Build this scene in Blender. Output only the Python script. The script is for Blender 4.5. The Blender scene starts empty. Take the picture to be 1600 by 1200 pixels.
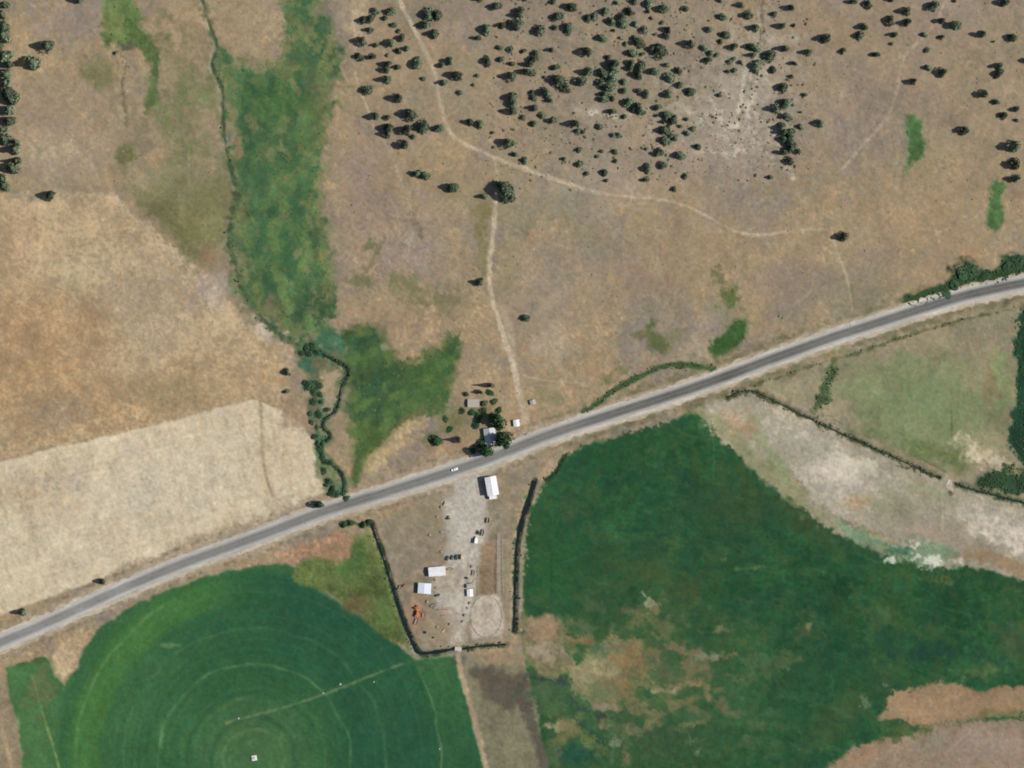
import bpy, math, random
import numpy as np
from mathutils import Vector, Matrix

# ------------------------------------------------------------------ camera, world, sun, exposure
PX = 0.6                                            # metres of ground per photo pixel
SUN_EL, SUN_AZ = math.radians(41), math.radians(91)  # morning sun almost due east (+X)
scene = bpy.context.scene
col = scene.collection
def W(px, py, z=0.0): return Vector(((px - 800) * PX, (600 - py) * PX, z))

cam_d = bpy.data.cameras.new('camera'); cam = bpy.data.objects.new('camera', cam_d); col.objects.link(cam)
ALT = 3200.0
cam.location = (0, 0, ALT); cam.rotation_euler = (0, 0, 0)
cam_d.sensor_width = 36; cam_d.lens = 36 * ALT / (1600 * PX)
cam_d.clip_start = 10; cam_d.clip_end = 60000
scene.camera = cam

world = bpy.data.worlds.new('World'); scene.world = world; world.use_nodes = True
wn = world.node_tree; bgn = wn.nodes['Background']
sky = wn.nodes.new('ShaderNodeTexSky'); sky.sky_type = 'NISHITA'; sky.sun_disc = False
sky.sun_elevation = SUN_EL; sky.sun_rotation = SUN_AZ
wn.links.new(sky.outputs[0], bgn.inputs[0]); bgn.inputs[1].default_value = 0.072

sun_d = bpy.data.lights.new('sun', 'SUN'); sun_d.energy = 4.5; sun_d.angle = math.radians(0.5); sun_d.color = (1.0, 0.955, 0.88)
sun = bpy.data.objects.new('sun', sun_d); col.objects.link(sun)
sdir = Vector((math.sin(SUN_AZ) * math.cos(SUN_EL), math.cos(SUN_AZ) * math.cos(SUN_EL), math.sin(SUN_EL)))
sun.rotation_euler = sdir.to_track_quat('Z', 'Y').to_euler(); sun.location = (0, 0, 300)

scene.view_settings.view_transform = 'Standard'; scene.view_settings.look = 'None'
scene.view_settings.exposure = 0.23; scene.view_settings.gamma = 1.0; scene.view_settings.use_curve_mapping = False
scene.render.engine = 'CYCLES'; scene.cycles.filter_width = 1.9

# ------------------------------------------------------------------ helpers
K = np.array([1.28, 1.28, 1.28])                     # irradiance on level ground at exposure 0 -> real albedo
def lin(c):
    c = np.asarray(c, float) / 255.0
    return np.where(c <= 0.04045, c / 12.92, ((c + 0.055) / 1.055) ** 2.4)
def alb(c): return lin(c) / K
def tag(o, label=None, cat=None, group=None, kind=None):
    if label: o['label'] = label
    if cat: o['category'] = cat
    if group: o['group'] = group
    if kind: o['kind'] = kind
    return o
def thing(name, label, cat, loc, rz=0.0, group=None):
    o = bpy.data.objects.new(name, None); col.objects.link(o)
    o.location = loc; o.rotation_euler = (0, 0, rz); o.empty_display_size = 0.5
    return tag(o, label, cat, group)

def mat(name, rgb, rough=0.8, spec=0.2, noise=0.0, nscale=1.0, metal=0.0, per_island=0.0, per_object=0.0, attr=False, fine=None, bump=0.0):
    m = bpy.data.materials.new(name); m.use_nodes = True
    nt = m.node_tree; b = nt.nodes['Principled BSDF']
    b.inputs['Roughness'].default_value = rough; b.inputs['Specular IOR Level'].default_value = spec
    b.inputs['Metallic'].default_value = metal
    if attr:
        a = nt.nodes.new('ShaderNodeVertexColor'); a.layer_name = 'Col'; out = a.outputs[0]
    else:
        a = nt.nodes.new('ShaderNodeRGB'); a.outputs[0].default_value = (*rgb, 1); out = a.outputs[0]
    geo = nt.nodes.new('ShaderNodeNewGeometry')
    def mul(out, fac_out, lo, hi):
        mr = nt.nodes.new('ShaderNodeMapRange'); nt.links.new(fac_out, mr.inputs[0])
        mr.inputs[3].default_value = lo; mr.inputs[4].default_value = hi
        mx = nt.nodes.new('ShaderNodeVectorMath'); mx.operation = 'SCALE'
        nt.links.new(out, mx.inputs[0]); nt.links.new(mr.outputs[0], mx.inputs[3])
        return mx.outputs[0]
    scales = fine if fine else ([(nscale, noise)] if noise else [])
    for sc, am in scales:
        tn = nt.nodes.new('ShaderNodeTexNoise'); tn.inputs['Scale'].default_value = sc; tn.inputs['Detail'].default_value = 3
        if attr or fine: nt.links.new(geo.outputs['Position'], tn.inputs['Vector'])
        else:
            tc = nt.nodes.new('ShaderNodeTexCoord'); nt.links.new(tc.outputs['Object'], tn.inputs['Vector'])
        out = mul(out, tn.outputs[0], 1 - 2 * am, 1 + 2 * am)
    if per_island: out = mul(out, geo.outputs['Random Per Island'], 1 - per_island, 1 + per_island)
    if per_object:
        oi = nt.nodes.new('ShaderNodeObjectInfo'); out = mul(out, oi.outputs['Random'], 1 - per_object, 1 + per_object)
    nt.links.new(out, b.inputs['Base Color'])
    if bump:
        tn = nt.nodes.new('ShaderNodeTexNoise'); tn.inputs['Scale'].default_value = 0.9; tn.inputs['Detail'].default_value = 4
        nt.links.new(geo.outputs['Position'], tn.inputs['Vector'])
        bp = nt.nodes.new('ShaderNodeBump'); bp.inputs['Strength'].default_value = bump; bp.inputs['Distance'].default_value = 0.4
        nt.links.new(tn.outputs[0], bp.inputs['Height']); nt.links.new(bp.outputs[0], b.inputs['Normal'])
    return m

class MB:
    def __init__(s): s.v = []; s.f = []
    def add(s, vs, fs):
        n = len(s.v); s.v += [tuple(v) for v in vs]; s.f += [tuple(i + n for i in f) for f in fs]; return s
    def box(s, x0, x1, y0, y1, z0, z1):
        return s.add([(x0,y0,z0),(x1,y0,z0),(x1,y1,z0),(x0,y1,z0),(x0,y0,z1),(x1,y0,z1),(x1,y1,z1),(x0,y1,z1)],
                     [(0,3,2,1),(4,5,6,7),(0,1,5,4),(1,2,6,5),(2,3,7,6),(3,0,4,7)])
    def loft(s, rings, cap=True):
        n = len(rings[0]); vs = [p for r in rings for p in r]; fs = []
        for k in range(len(rings) - 1):
            for i in range(n):
                j = (i + 1) % n; fs.append((k*n+i, k*n+j, (k+1)*n+j, (k+1)*n+i))
        if cap: fs += [tuple(range(n))[::-1], tuple((len(rings)-1)*n + i for i in range(n))]
        return s.add(vs, fs)
    def tube(s, a, b, ra, rb=None, n=8):
        a, b = Vector(a), Vector(b); rb = ra if rb is None else rb
        q = (b - a).to_track_quat('Z', 'Y'); rings = []
        for p, r in ((a, ra), (b, rb)):
            rings.append([p + q @ Vector((r*math.cos(2*math.pi*i/n), r*math.sin(2*math.pi*i/n), 0)) for i in range(n)])
        return s.loft(rings)
    def prism_x(s, prof, x0, x1):        # profile of (y, z) swept along x
        return s.loft([[(x0, y, z) for y, z in prof], [(x1, y, z) for y, z in prof]])
    def prism_y(s, prof, y0, y1):        # profile of (x, z) swept along y
        return s.loft([[(x, y0, z) for x, z in prof], [(x, y1, z) for x, z in prof]])
    def mesh(s, name, m, bevel=0.0, smooth=False):
        me = bpy.data.meshes.new(name); me.from_pydata(s.v, [], s.f); me.materials.append(m); me.update()
        import bmesh
        bm = bmesh.new(); bm.from_mesh(me); bmesh.ops.recalc_face_normals(bm, faces=bm.faces)
        if bevel: bmesh.ops.bevel(bm, geom=bm.edges[:], offset=bevel, segments=2, affect='EDGES', clamp_overlap=True)
        bm.to_mesh(me); bm.free()
        if smooth: me.polygons.foreach_set('use_smooth', [True] * len(me.polygons))
        return me
    def build(s, name, m, parent=None, bevel=0.0, smooth=False, label=None):
        o = bpy.data.objects.new(name, s.mesh(name, m, bevel, smooth)); col.objects.link(o); o.parent = parent
        if label: o['label'] = label
        return o
def copy_part(src, parent, loc=None, rot=None, scale=None):
    c = src.copy(); col.objects.link(c); c.parent = parent
    if loc is not None: c.location = loc
    if rot is not None: c.rotation_euler = rot
    if scale is not None: c.scale = scale
    return c

# ------------------------------------------------------------------ ground map on a regular grid (photo pixels)
ST, MX, MY = 2.0, 100, 100
NX, NY = int((1600 + 2*MX)/ST) + 1, int((1200 + 2*MY)/ST) + 1
gx = -MX + ST*np.arange(NX); gy = -MY + ST*np.arange(NY)
X, Y = np.meshgrid(gx, gy)
_c = {}
def noise(scale, seed, ax=1.0, ay=1.0, ang=0.0):     # unit-variance smooth noise, correlation length in photo pixels
    seed = seed if seed < 11 or ax != 1 or ay != 1 else seed % 17 + 20
    k = (scale, seed, ax, ay, ang)
    if k in _c: return _c[k]
    r = np.random.default_rng(seed).standard_normal((NY, NX))
    fy = np.fft.fftfreq(NY, ST)[:, None]; fx = np.fft.rfftfreq(NX, ST)[None, :]
    ca, sa = math.cos(ang), math.sin(ang)
    u, v = fx*ca + fy*sa, -fx*sa + fy*ca
    g = np.exp(-2*(math.pi*scale*0.35)**2*((u*ax)**2 + (v*ay)**2))
    n = np.fft.irfft2(np.fft.rfft2(r)*g, s=(NY, NX)); n /= n.std() + 1e-9
    _c[k] = n; return n
def sstep(a, b, x):
    t = np.clip((x - a)/(b - a), 0, 1); return t*t*(3 - 2*t)
def window(pts, pad):
    p = np.asarray(pts, float)
    x0, y0 = p.min(0) - pad; x1, y1 = p.max(0) + pad
    i0 = max(0, int((x0 + MX)/ST)); i1 = min(NX, int((x1 + MX)/ST) + 2)
    j0 = max(0, int((y0 + MY)/ST)); j1 = min(NY, int((y1 + MY)/ST) + 2)
    return slice(j0, j1), slice(i0, i1)
def seg_dist(x, y, a, b):
    dx, dy = b[0]-a[0], b[1]-a[1]
    t = np.clip(((x-a[0])*dx + (y-a[1])*dy)/(dx*dx + dy*dy + 1e-9), 0, 1)
    return np.hypot(x-a[0]-t*dx, y-a[1]-t*dy)
def smooth_line(pts, step=3.0):                       # Catmull-Rom through the points
    p = [np.array(q, float) for q in pts]; p = [2*p[0]-p[1]] + p + [2*p[-1]-p[-2]]
    out = []
    for i in range(1, len(p)-2):
        n = max(2, int(np.hypot(*(p[i+1]-p[i]))/step))
        for k in range(n):
            t = k/n; a, b, c, d = p[i-1], p[i], p[i+1], p[i+2]
            out.append(0.5*((2*b) + (c-a)*t + (2*a-5*b+4*c-d)*t*t + (3*b-a-3*c+d)*t**3))
    out.append(p[-2]); return np.array(out)
def poly_sd(poly, pad):
    w = window(poly, pad); x, y = X[w], Y[w]
    d = np.full(x.shape, 1e9); ins = np.zeros(x.shape, bool); n = len(poly)
    for i in range(n):
        a, b = poly[i], poly[(i+1) % n]
        d = np.minimum(d, seg_dist(x, y, a, b))
        if a[1] != b[1]:
            c = ((a[1] > y) != (b[1] > y)) & (x < (b[0]-a[0])*(y-a[1])/(b[1]-a[1]) + a[0]); ins ^= c
    return w, np.where(ins, -d, d)
def line_d(pts, pad):
    w = window(pts, pad); x, y = X[w], Y[w]; d = np.full(x.shape, 1e9)
    for i in range(len(pts)-1): d = np.minimum(d, seg_dist(x, y, pts[i], pts[i+1]))
    return w, d

BUF = np.zeros((NY, NX, 3)); ZONE = np.zeros((NY, NX), np.int16); HGT = np.zeros((NY, NX))
ZN = ['rangeland']
def zid(n):
    if n not in ZN: ZN.append(n)
    return ZN.index(n)
def C(*c): return np.array(c, float)
def put(w, m, c, zone=None, vary=0.06, seed=1):
    c = np.asarray(c, float)
    v = 1 + vary*(0.55*noise(3, seed+11)[w] + 0.35*noise(14, seed+12)[w] + 0.55*noise(50, seed+13)[w])
    BUF[w] = BUF[w]*(1-m[..., None]) + (c*v[..., None])*m[..., None]
    if zone: ZONE[w] = np.where(m > 0.5, zid(zone), ZONE[w])
def region(poly, c, soft=3, warp=4, alpha=1.0, zone=None, vary=0.06, seed=1, patch=0.0, ps=14):
    pad = soft + 3*warp + 4
    w, d = poly_sd(poly, pad)
    d = d + warp*(0.6*noise(9, seed)[w] + 0.6*noise(24, seed+1)[w])
    m = sstep(soft, -soft, d)*alpha
    if patch: m = m*np.clip(1 - patch*sstep(-0.2, 1.0, noise(ps, seed+3)[w]), 0, 1)
    put(w, m, c, zone, vary, seed)
def blob(x, y, rx, ry, c, ang=0, alpha=1.0, soft=0.5, warp=0.3, zone=None, seed=1, vary=0.06):
    R = max(rx, ry)*1.8 + 6
    w = window([(x-R, y-R), (x+R, y+R)], 0)
    ca, sa = math.cos(ang), math.sin(ang); dx, dy = X[w]-x, Y[w]-y
    d = np.hypot((dx*ca+dy*sa)/rx, (-dx*sa+dy*ca)/ry) + warp*(0.6*noise(7, seed)[w] + 0.5*noise(18, seed+1)[w])
    put(w, sstep(1+soft, 1-soft, d)*alpha, c, zone, vary, seed)
def line(pts, width, c, alpha=1.0, soft=1.5, wob=0.6, zone=None, seed=1, smooth=True, vary=0.05, patch=0.0):
    p = smooth_line(pts) if smooth else np.array(pts, float)
    w, d = line_d(p[::2] if len(p) > 40 else p, width + soft + 6)
    d = d + wob*noise(8, seed)[w]
    m = sstep(width/2+soft, width/2-soft, d)*alpha
    if patch: m = m*np.clip(1 - patch*sstep(-0.3, 0.9, noise(10, seed+3)[w]), 0, 1)
    put(w, m, c, zone, vary, seed)
def dig(pts, width, depth, smooth=True):
    p = smooth_line(pts) if smooth else np.array(pts, float)
    w, d = line_d(p[::2] if len(p) > 40 else p, width*2 + 6)
    HGT[w] = np.minimum(HGT[w], -depth*sstep(width*0.75, width*0.2, d))

# ---- rangeland: mauve-grey, tan-orange and olive dry grass
full = (slice(None), slice(None))
n1 = 0.8*noise(110, 1) + 0.75*noise(36, 2) + 0.45*noise(13, 3)
n2 = 0.8*noise(90, 4) + 0.7*noise(28, 5) + 0.4*noise(9, 6)
base = np.empty((NY, NX, 3)); base[:] = C(160, 142, 113)
m = sstep(-0.2, 1.5, n1)[..., None]; base = base*(1-m) + C(176, 150, 113)*m
m = (0.85*sstep(0.0, 1.5, -n1))[..., None]; base = base*(1-m) + C(146, 133, 118)*m
m = (0.6*sstep(0.3, 1.6, n2))[..., None]; base = base*(1-m) + C(147, 140, 107)*m
rdg = 1.6*sstep(0.90, 1.0, 1 - np.abs(noise(22, 7)*0.8 + 0.25*noise(7, 8)))*sstep(0.0, 0.9, noise(60, 9))     # pale eroded rills
base = base*(1 - 0.28*rdg[..., None]) + C(186, 170, 146)*0.28*rdg[..., None]
rdg = 1.7*sstep(0.92, 1.0, 1 - np.abs(noise(26, 10)*0.8 + 0.25*noise(6, 3)))*sstep(0.2, 1.0, -noise(70, 9))
base = base*(1 - 0.25*rdg[..., None]) + C(124, 112, 92)*0.25*rdg[..., None]
base *= (1 + 0.03*noise(2.4, 8) + 0.022*noise(5, 9) + 0.012*noise(14, 10))[..., None]
BUF[:] = base

wsh = np.exp(-(((X-1165)/75)**2 + ((Y-150)/120)**2)) + 0.8*np.exp(-(((X-1060)/150)**2 + ((Y-240)/50)**2)) + 0.5*np.exp(-(((X-1350)/120)**2 + ((Y-120)/120)**2))
mw = (np.clip(wsh, 0, 1)*sstep(0.72, 1.0, 1 - np.abs(noise(13, 12, ax=1, ay=2.4, ang=0.15)))*0.8)[..., None]; BUF[:] = BUF*(1-mw) + C(198,186,162)*mw
mw = (np.clip(wsh, 0, 1)*sstep(0.5, 1.4, noise(9, 13, ax=1, ay=2.0, ang=0.1))*0.4)[..., None]; BUF[:] = BUF*(1-mw) + C(130,120,100)*mw
gv = ((X > 760) & (X < 1260) & (Y < 300)); gvm = sstep(740, 820, X)*sstep(1290, 1220, X)*sstep(310, 250, Y)
for n_, c_, a_, t_ in ((noise(9, 35), (184,172,150), 0.4, 0.5), (noise(7, 36), (126,116,96), 0.45, 0.9), (noise(4, 37), (104,98,78), 0.5, 1.6), (noise(16, 38), (146,138,122), 0.45, 0.2)):
    mw = (gvm*a_*sstep(t_, t_+0.9, n_))[..., None]; BUF[:] = BUF*(1-mw) + C(*c_)*mw
blob(1208,62,24,9,C(204,190,166),alpha=0.8,seed=55,warp=0.7); blob(1150,215,40,22,C(196,184,160),ang=0.6,alpha=0.6,seed=56,warp=0.8); blob(930,175,30,7,C(196,182,158),alpha=0.6,seed=57,warp=0.8); blob(980,190,40,6,C(192,180,154),alpha=0.5,seed=58,warp=0.8); blob(1125,190,30,20,C(192,180,158),ang=0.5,alpha=0.55,seed=59,warp=0.8)
HALO = [(545,-60),(1700,-60),(1700,250),(1500,240),(1380,180),(1260,290),(1100,330),(850,270),(720,200),(560,160)]
for x_, y_, rx_, ry_ in ((90,180,130,120),(280,50,70,90),(1480,330,150,90),(1540,150,90,110),(1330,60,120,60),(620,480,90,60),(700,280,110,60),(1090,390,120,70),(390,40,60,60),(560,60,30,80)): blob(x_, y_, rx_, ry_, C(178,152,112), alpha=0.5, soft=0.85, warp=0.5, seed=int(x_)+3)
region(HALO, C(156,138,116), soft=30, warp=14, alpha=0.45, seed=30)
blob(1150,180,75,80,C(178,166,146),alpha=0.5,seed=31,warp=0.6); blob(1185,95,40,60,C(180,168,146),alpha=0.5,seed=32,warp=0.6)
blob(1060,240,120,40,C(170,152,132),alpha=0.35,seed=33); blob(1540,420,110,50,C(172,142,108),alpha=0.3,seed=34)
blob(1240,440,60,40,C(142,128,114),alpha=0.5,seed=35); blob(1350,455,70,40,C(150,138,110),alpha=0.4,seed=36)
blob(840,480,60,70,C(155,144,124),alpha=0.5,seed=37); blob(930,300,80,40,C(165,152,134),alpha=0.4,seed=38)
blob(880,420,60,50,C(152,138,118),alpha=0.45,seed=39); blob(1050,400,80,50,C(172,145,112),alpha=0.35,seed=40)
blob(860,540,26,30,C(180,164,138),alpha=0.6,seed=41); blob(1100,540,30,16,C(182,160,140),alpha=0.5,seed=42)
blob(1450,330,90,60,C(172,143,108),alpha=0.35,seed=43); blob(1300,380,80,40,C(166,146,112),alpha=0.35,seed=44)
blob(570,380,60,60,C(166,144,124),alpha=0.45,seed=45); blob(600,500,70,30,C(172,142,112),alpha=0.5,seed=46)
blob(660,380,30,60,C(168,150,132),alpha=0.4,seed=47); blob(560,260,50,70,C(160,138,116),alpha=0.5,seed=48)
blob(110,30,45,30,C(158,142,128),alpha=0.6,seed=49); blob(100,190,80,60,C(170,150,126),alpha=0.5,seed=50)
blob(80,250,90,40,C(184,162,132),alpha=0.5,seed=51); blob(280,60,60,60,C(165,140,110),alpha=0.5,seed=52)
blob(300,150,50,90,C(152,134,102),alpha=0.5,seed=53); blob(390,40,40,50,C(172,150,118),alpha=0.6,seed=54)

for k, p in enumerate([[(1165,110),(1160,150),(1150,190),(1130,215),(1105,200),(1085,180)],[(1160,190),(1185,225),(1215,250),(1240,275)],[(1110,150),(1125,185),(1150,215)],[(1010,172),(965,182),(925,178)],[(1175,130),(1168,180),(1185,215)],[(1100,235),(1140,240),(1175,225)],[(1195,70),(1220,60),(1245,55)],[(1085,180),(1060,165),(1040,170)]]):
    line(p, 6, C(202,190,166), alpha=0.8, soft=3, wob=2.0, seed=570+k, patch=0.35); line([(x+4, y+2) for x, y in p], 2, C(116,106,86), alpha=0.6, soft=1.6, wob=1.5, seed=580+k, patch=0.4)
line([(1192,-20),(1190,50),(1191,95),(1178,120),(1170,155)], 4, C(106,98,76), alpha=0.75, soft=2, wob=1, seed=579); line([(1186,20),(1184,60),(1183,95)], 3, C(194,182,158), alpha=0.5, soft=2, seed=578)
# ---- western dry pasture and the pale stubble field
region([(-120,312),(175,303),(215,340),(270,390),(330,432),(370,480),(410,512),(440,540),(452,580),(445,640),(395,622),(340,638),(250,662),(170,682),(90,698),(-120,748)],
       C(188,163,124), soft=4, warp=3, zone='dry_pasture', seed=60, vary=0.05)
blob(60,520,110,70,C(176,143,102),alpha=0.85,seed=61,soft=0.7); blob(170,640,190,40,C(176,146,106),ang=-0.2,alpha=0.8,seed=62,soft=0.7)
blob(330,590,110,45,C(178,151,112),alpha=0.7,seed=63,soft=0.7); blob(40,610,110,50,C(178,146,103),alpha=0.7,seed=64,soft=0.7)
blob(20,380,50,60,C(182,152,116),alpha=0.6,seed=65); blob(150,430,90,40,C(186,166,128),alpha=0.6,seed=66)
blob(260,450,80,60,C(176,154,124),alpha=0.6,seed=67); blob(240,500,50,60,C(178,158,126),alpha=0.6,seed=68)
blob(270,615,60,30,C(170,148,108),alpha=0.6,seed=69); blob(90,645,50,26,C(160,140,118),alpha=0.5,seed=70)
region([(-120,752),(0,722),(90,698),(170,682),(250,662),(340,638),(398,624),(440,640),(470,665),(492,690),(500,730),(508,768),(470,790),(430,808),(300,852),(150,908),(0,960),(-120,1005)],
       C(207,191,158), soft=2, warp=0.7, zone='stubble_field', seed=75, vary=0.03)
w, d = poly_sd([(-120,752),(0,722),(170,682),(340,638),(398,624),(492,690),(508,768),(300,852),(0,960),(-120,1005)], 2)
ms = (sstep(2, -8, d)*0.5*sstep(0.1, 1.3, noise(7, 80, ax=1, ay=5, ang=-0.25)[w]))
put(w, ms, C(186,166,132), None, 0.03, 81)
ms = sstep(2, -8, d)*0.4*sstep(0.4, 1.4, noise(3, 82, ax=1, ay=14, ang=-0.25-math.pi/2)[w]); put(w, ms, C(190,170,136), None, 0.02, 83)
ms = sstep(2, -8, d)*0.4*sstep(0.4, 1.4, noise(3, 84, ax=1, ay=14, ang=-0.25-math.pi/2)[w]); put(w, ms, C(216,203,174), None, 0.02, 85)
blob(240,760,140,50,C(206,194,168),ang=-0.2,alpha=0.6,seed=82,soft=0.8); blob(60,770,70,30,C(188,164,126),alpha=0.5,seed=83,soft=0.8)
blob(120,860,110,30,C(206,192,162),alpha=0.5,seed=84,soft=0.8); blob(440,720,40,50,C(200,180,142),alpha=0.6,seed=85)
blob(90,752,40,16,C(184,168,148),alpha=0.4,seed=86); blob(205,708,30,14,C(190,174,152),alpha=0.4,seed=87)
line([(398,560),(407,630),(409,690),(415,740),(428,780),(440,805)], 5, C(172,152,122), alpha=0.75, zone=None, seed=88)
blob(436,790,16,18,C(184,166,140),alpha=0.7,seed=89); blob(443,812,9,8,C(122,116,110),alpha=0.85,seed=90)
line([(40,310),(60,320),(45,360),(40,420)], 3, C(160,140,112), alpha=0.5, seed=91)
line([(-100,303),(60,303),(180,304)], 3, C(190,172,140), alpha=0.6, seed=92)
line([(175,303),(220,352),(270,395),(330,440)], 8, C(190,166,132), alpha=0.7, seed=93)
blob(335,450,28,34,C(174,160,146),alpha=0.6,seed=94,ang=0.8); blob(420,520,34,14,C(196,178,156),ang=0.5,alpha=0.85,seed=95)
blob(440,526,16,8,C(204,184,160),alpha=0.8,seed=96); blob(455,560,14,24,C(178,152,122),alpha=0.7,seed=97)
blob(455,640,16,30,C(168,140,112),alpha=0.7,seed=98)

# ---- green swale and meadows north of the road
region([(432,-110),(480,-110),(500,30),(525,60),(528,110),(512,170),(505,230),(497,290),(500,340),(512,390),(522,430),(526,480),(505,525),(480,540),(455,525),(420,490),(385,470),(365,420),(358,375),(372,330),(362,285),(350,250),(366,215),(360,180),(345,140),(333,100),(335,80),(355,82),(380,100),(420,115),(440,105),(447,60),(436,20)],
       C(77,103,68), soft=9, warp=7, zone='meadow', seed=100, vary=0.12)
blob(430,150,60,40,C(71,111,64),alpha=0.6,seed=101); blob(450,300,45,80,C(67,107,70),alpha=0.5,seed=102)
blob(455,400,50,60,C(73,109,68),alpha=0.5,seed=103); blob(495,120,24,60,C(85,99,68),alpha=0.7,seed=104)
blob(480,70,30,40,C(71,97,66),alpha=0.6,seed=105); blob(475,55,14,14,C(128,122,86),alpha=0.6,seed=106)
blob(510,90,14,60,C(121,111,80),alpha=0.5,seed=107); blob(420,480,36,22,C(99,99,72),alpha=0.55,seed=108)
blob(418,470,10,14,C(140,118,92),alpha=0.6,seed=109); blob(470,490,34,28,C(63,87,60),alpha=0.6,seed=110)
for w, d in (poly_sd([(432,-110),(480,-110),(528,60),(512,170),(497,290),(522,430),(505,525),(455,525),(385,470),(358,375),(372,330),(350,250),(366,215),(333,100),(355,82),(440,105),(447,60)], 4),):
    ins = sstep(4, -10, d)
    put(w, ins*0.75*sstep(-0.2, 1.2, noise(15, 14, ax=1, ay=2.2, ang=0.1)[w]), C(58,90,62), None, 0.08, 501); put(w, ins*0.7*sstep(0.0, 1.3, noise(19, 15, ax=1, ay=1.8)[w]), C(104,126,76), None, 0.08, 502)
    put(w, ins*0.65*sstep(0.6, 1.5, noise(9, 16, ax=1, ay=1.5)[w]), C(124,122,84), None, 0.08, 503); put(w, sstep(8, -2, d)*sstep(-26, -4, d)*0.65*sstep(-0.6, 0.8, noise(12, 17, ax=1, ay=1.01)[w]), C(118,120,80), None, 0.08, 504)
blob(372,235,8,14,C(158,134,98),alpha=0.8,seed=111); blob(418,240,12,14,C(128,122,84),alpha=0.6,seed=112)
blob(380,330,12,24,C(118,112,78),alpha=0.6,seed=113); blob(448,120,14,8,C(120,118,80),alpha=0.5,seed=114)
blob(498,165,10,60,C(112,112,76),alpha=0.35,seed=115); blob(400,270,20,50,C(71,111,74),alpha=0.5,seed=116)
region([(540,515),(560,508),(585,510),(605,525),(612,548),(625,560),(650,562),(680,540),(700,520),(722,518),(718,560),(705,610),(697,640),(660,652),(630,672),(600,692),(570,722),(553,752),(550,700),(546,650),(540,600),(535,555)],
       C(73,95,58), soft=8, warp=4.5, zone='meadow', seed=120, vary=0.1)
blob(600,625,40,30,C(55,83,58),alpha=0.7,seed=121); blob(575,540,28,24,C(63,91,64),alpha=0.6,seed=122)
blob(675,590,24,34,C(67,101,58),alpha=0.6,seed=123); blob(690,560,20,16,C(71,97,60),alpha=0.6,seed=124)
for w, d in (poly_sd([(540,515),(585,510),(612,548),(650,562),(722,518),(705,610),(660,652),(600,692),(553,752),(546,650),(535,555)], 4),):
    ins = sstep(4, -8, d)
    put(w, ins*0.6*sstep(0.0, 1.5, noise(17, 18, ax=1, ay=2.0, ang=0.9)[w]), C(52,84,58), None, 0.08, 505); put(w, ins*0.65*sstep(0.0, 1.3, noise(15, 19, ax=1, ay=1.6, ang=0.9)[w]), C(96,120,66), None, 0.08, 506)
    put(w, sstep(8, -2, d)*sstep(-18, -3, d)*0.5*sstep(-0.4, 1.0, noise(10, 20, ax=1, ay=1.01)[w]), C(122,120,76), None, 0.08, 507)
blob(601,542,6,8,C(176,164,126),alpha=0.7,seed=125); blob(580,680,26,36,C(83,103,56),alpha=0.6,seed=126)
blob(640,655,40,8,C(111,105,66),ang=-0.5,alpha=0.6,seed=127); blob(630,685,36,16,C(176,150,110),ang=-0.8,alpha=0.7,seed=128)
blob(557,735,8,26,C(77,99,56),alpha=0.9,seed=129); blob(640,735,40,14,C(170,146,112),ang=-0.3,alpha=0.5,seed=130)
blob(675,687,14,10,C(81,103,60),alpha=0.9,seed=131); blob(705,660,26,22,C(115,115,74),alpha=0.7,seed=132)
blob(725,645,24,14,C(131,121,82),alpha=0.5,seed=133); blob(480,545,20,16,C(59,91,64),alpha=0.9,seed=134)
region([(478,540),(535,550),(540,580),(520,575),(500,600),(505,660),(500,700),(530,740),(545,780),(515,782),(497,730),(488,680),(478,620),(472,570)], C(103,107,78), soft=5, warp=4, alpha=0.8, zone='meadow', seed=135, vary=0.12)
blob(513,590,14,12,C(184,164,132),alpha=0.8,seed=136); blob(523,668,12,30,C(152,132,104),alpha=0.7,seed=137); blob(520,605,10,14,C(168,146,112),alpha=0.6,seed=138)
region([(160,-110),(205,-110),(208,0),(225,48),(245,72),(252,95),(246,130),(245,160),(232,176),(226,172),(238,130),(232,98),(222,75),(190,72),(166,70),(160,20)],
       C(93,113,68), soft=5, warp=4, zone='meadow', seed=140, vary=0.12)
blob(180,30,14,40,C(150,146,92),alpha=0.4,seed=141); blob(195,72,18,6,C(65,73,58),alpha=0.6,seed=142)
blob(152,116,22,20,C(113,117,74),alpha=0.8,seed=143,soft=0.7); blob(198,240,14,15,C(88,102,62),alpha=1.0,seed=144,soft=0.25,warp=0.2,vary=0.12)
line([(186,80),(193,105),(190,150),(203,205)], 11, C(184,164,134), alpha=0.5, seed=144, wob=2)
line([(192,80),(195,105),(192,150),(203,205)], 5, C(104,98,72), alpha=0.9, seed=145, wob=1.5)
line([(246,85),(243,110),(243,140),(228,175)], 6, C(72,92,60), alpha=0.9, seed=146, wob=1.2)
region([(215,305),(260,285),(330,270),(372,290),(372,330),(352,375),(318,420),(290,400),(262,368),(232,340)], C(122,122,78), soft=10, warp=8, alpha=0.75, zone='olive_slope', seed=150, vary=0.1)
blob(295,370,30,24,C(113,111,68),alpha=0.6,seed=151); blob(250,325,24,20,C(106,102,66),alpha=0.5,seed=152); blob(320,320,26,20,C(109,113,74),alpha=0.5,seed=153)
blob(290,180,40,40,C(128,122,88),alpha=0.45,seed=154,warp=0.8); blob(250,60,16,10,C(121,115,78),alpha=0.5,seed=155)
blob(262,58,4,4,C(95,111,66),alpha=0.7,seed=156)
blob(325,400,14,20,C(168,136,104),alpha=0.7,seed=157); blob(365,420,16,24,C(160,140,108),alpha=0.6,seed=158)
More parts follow.
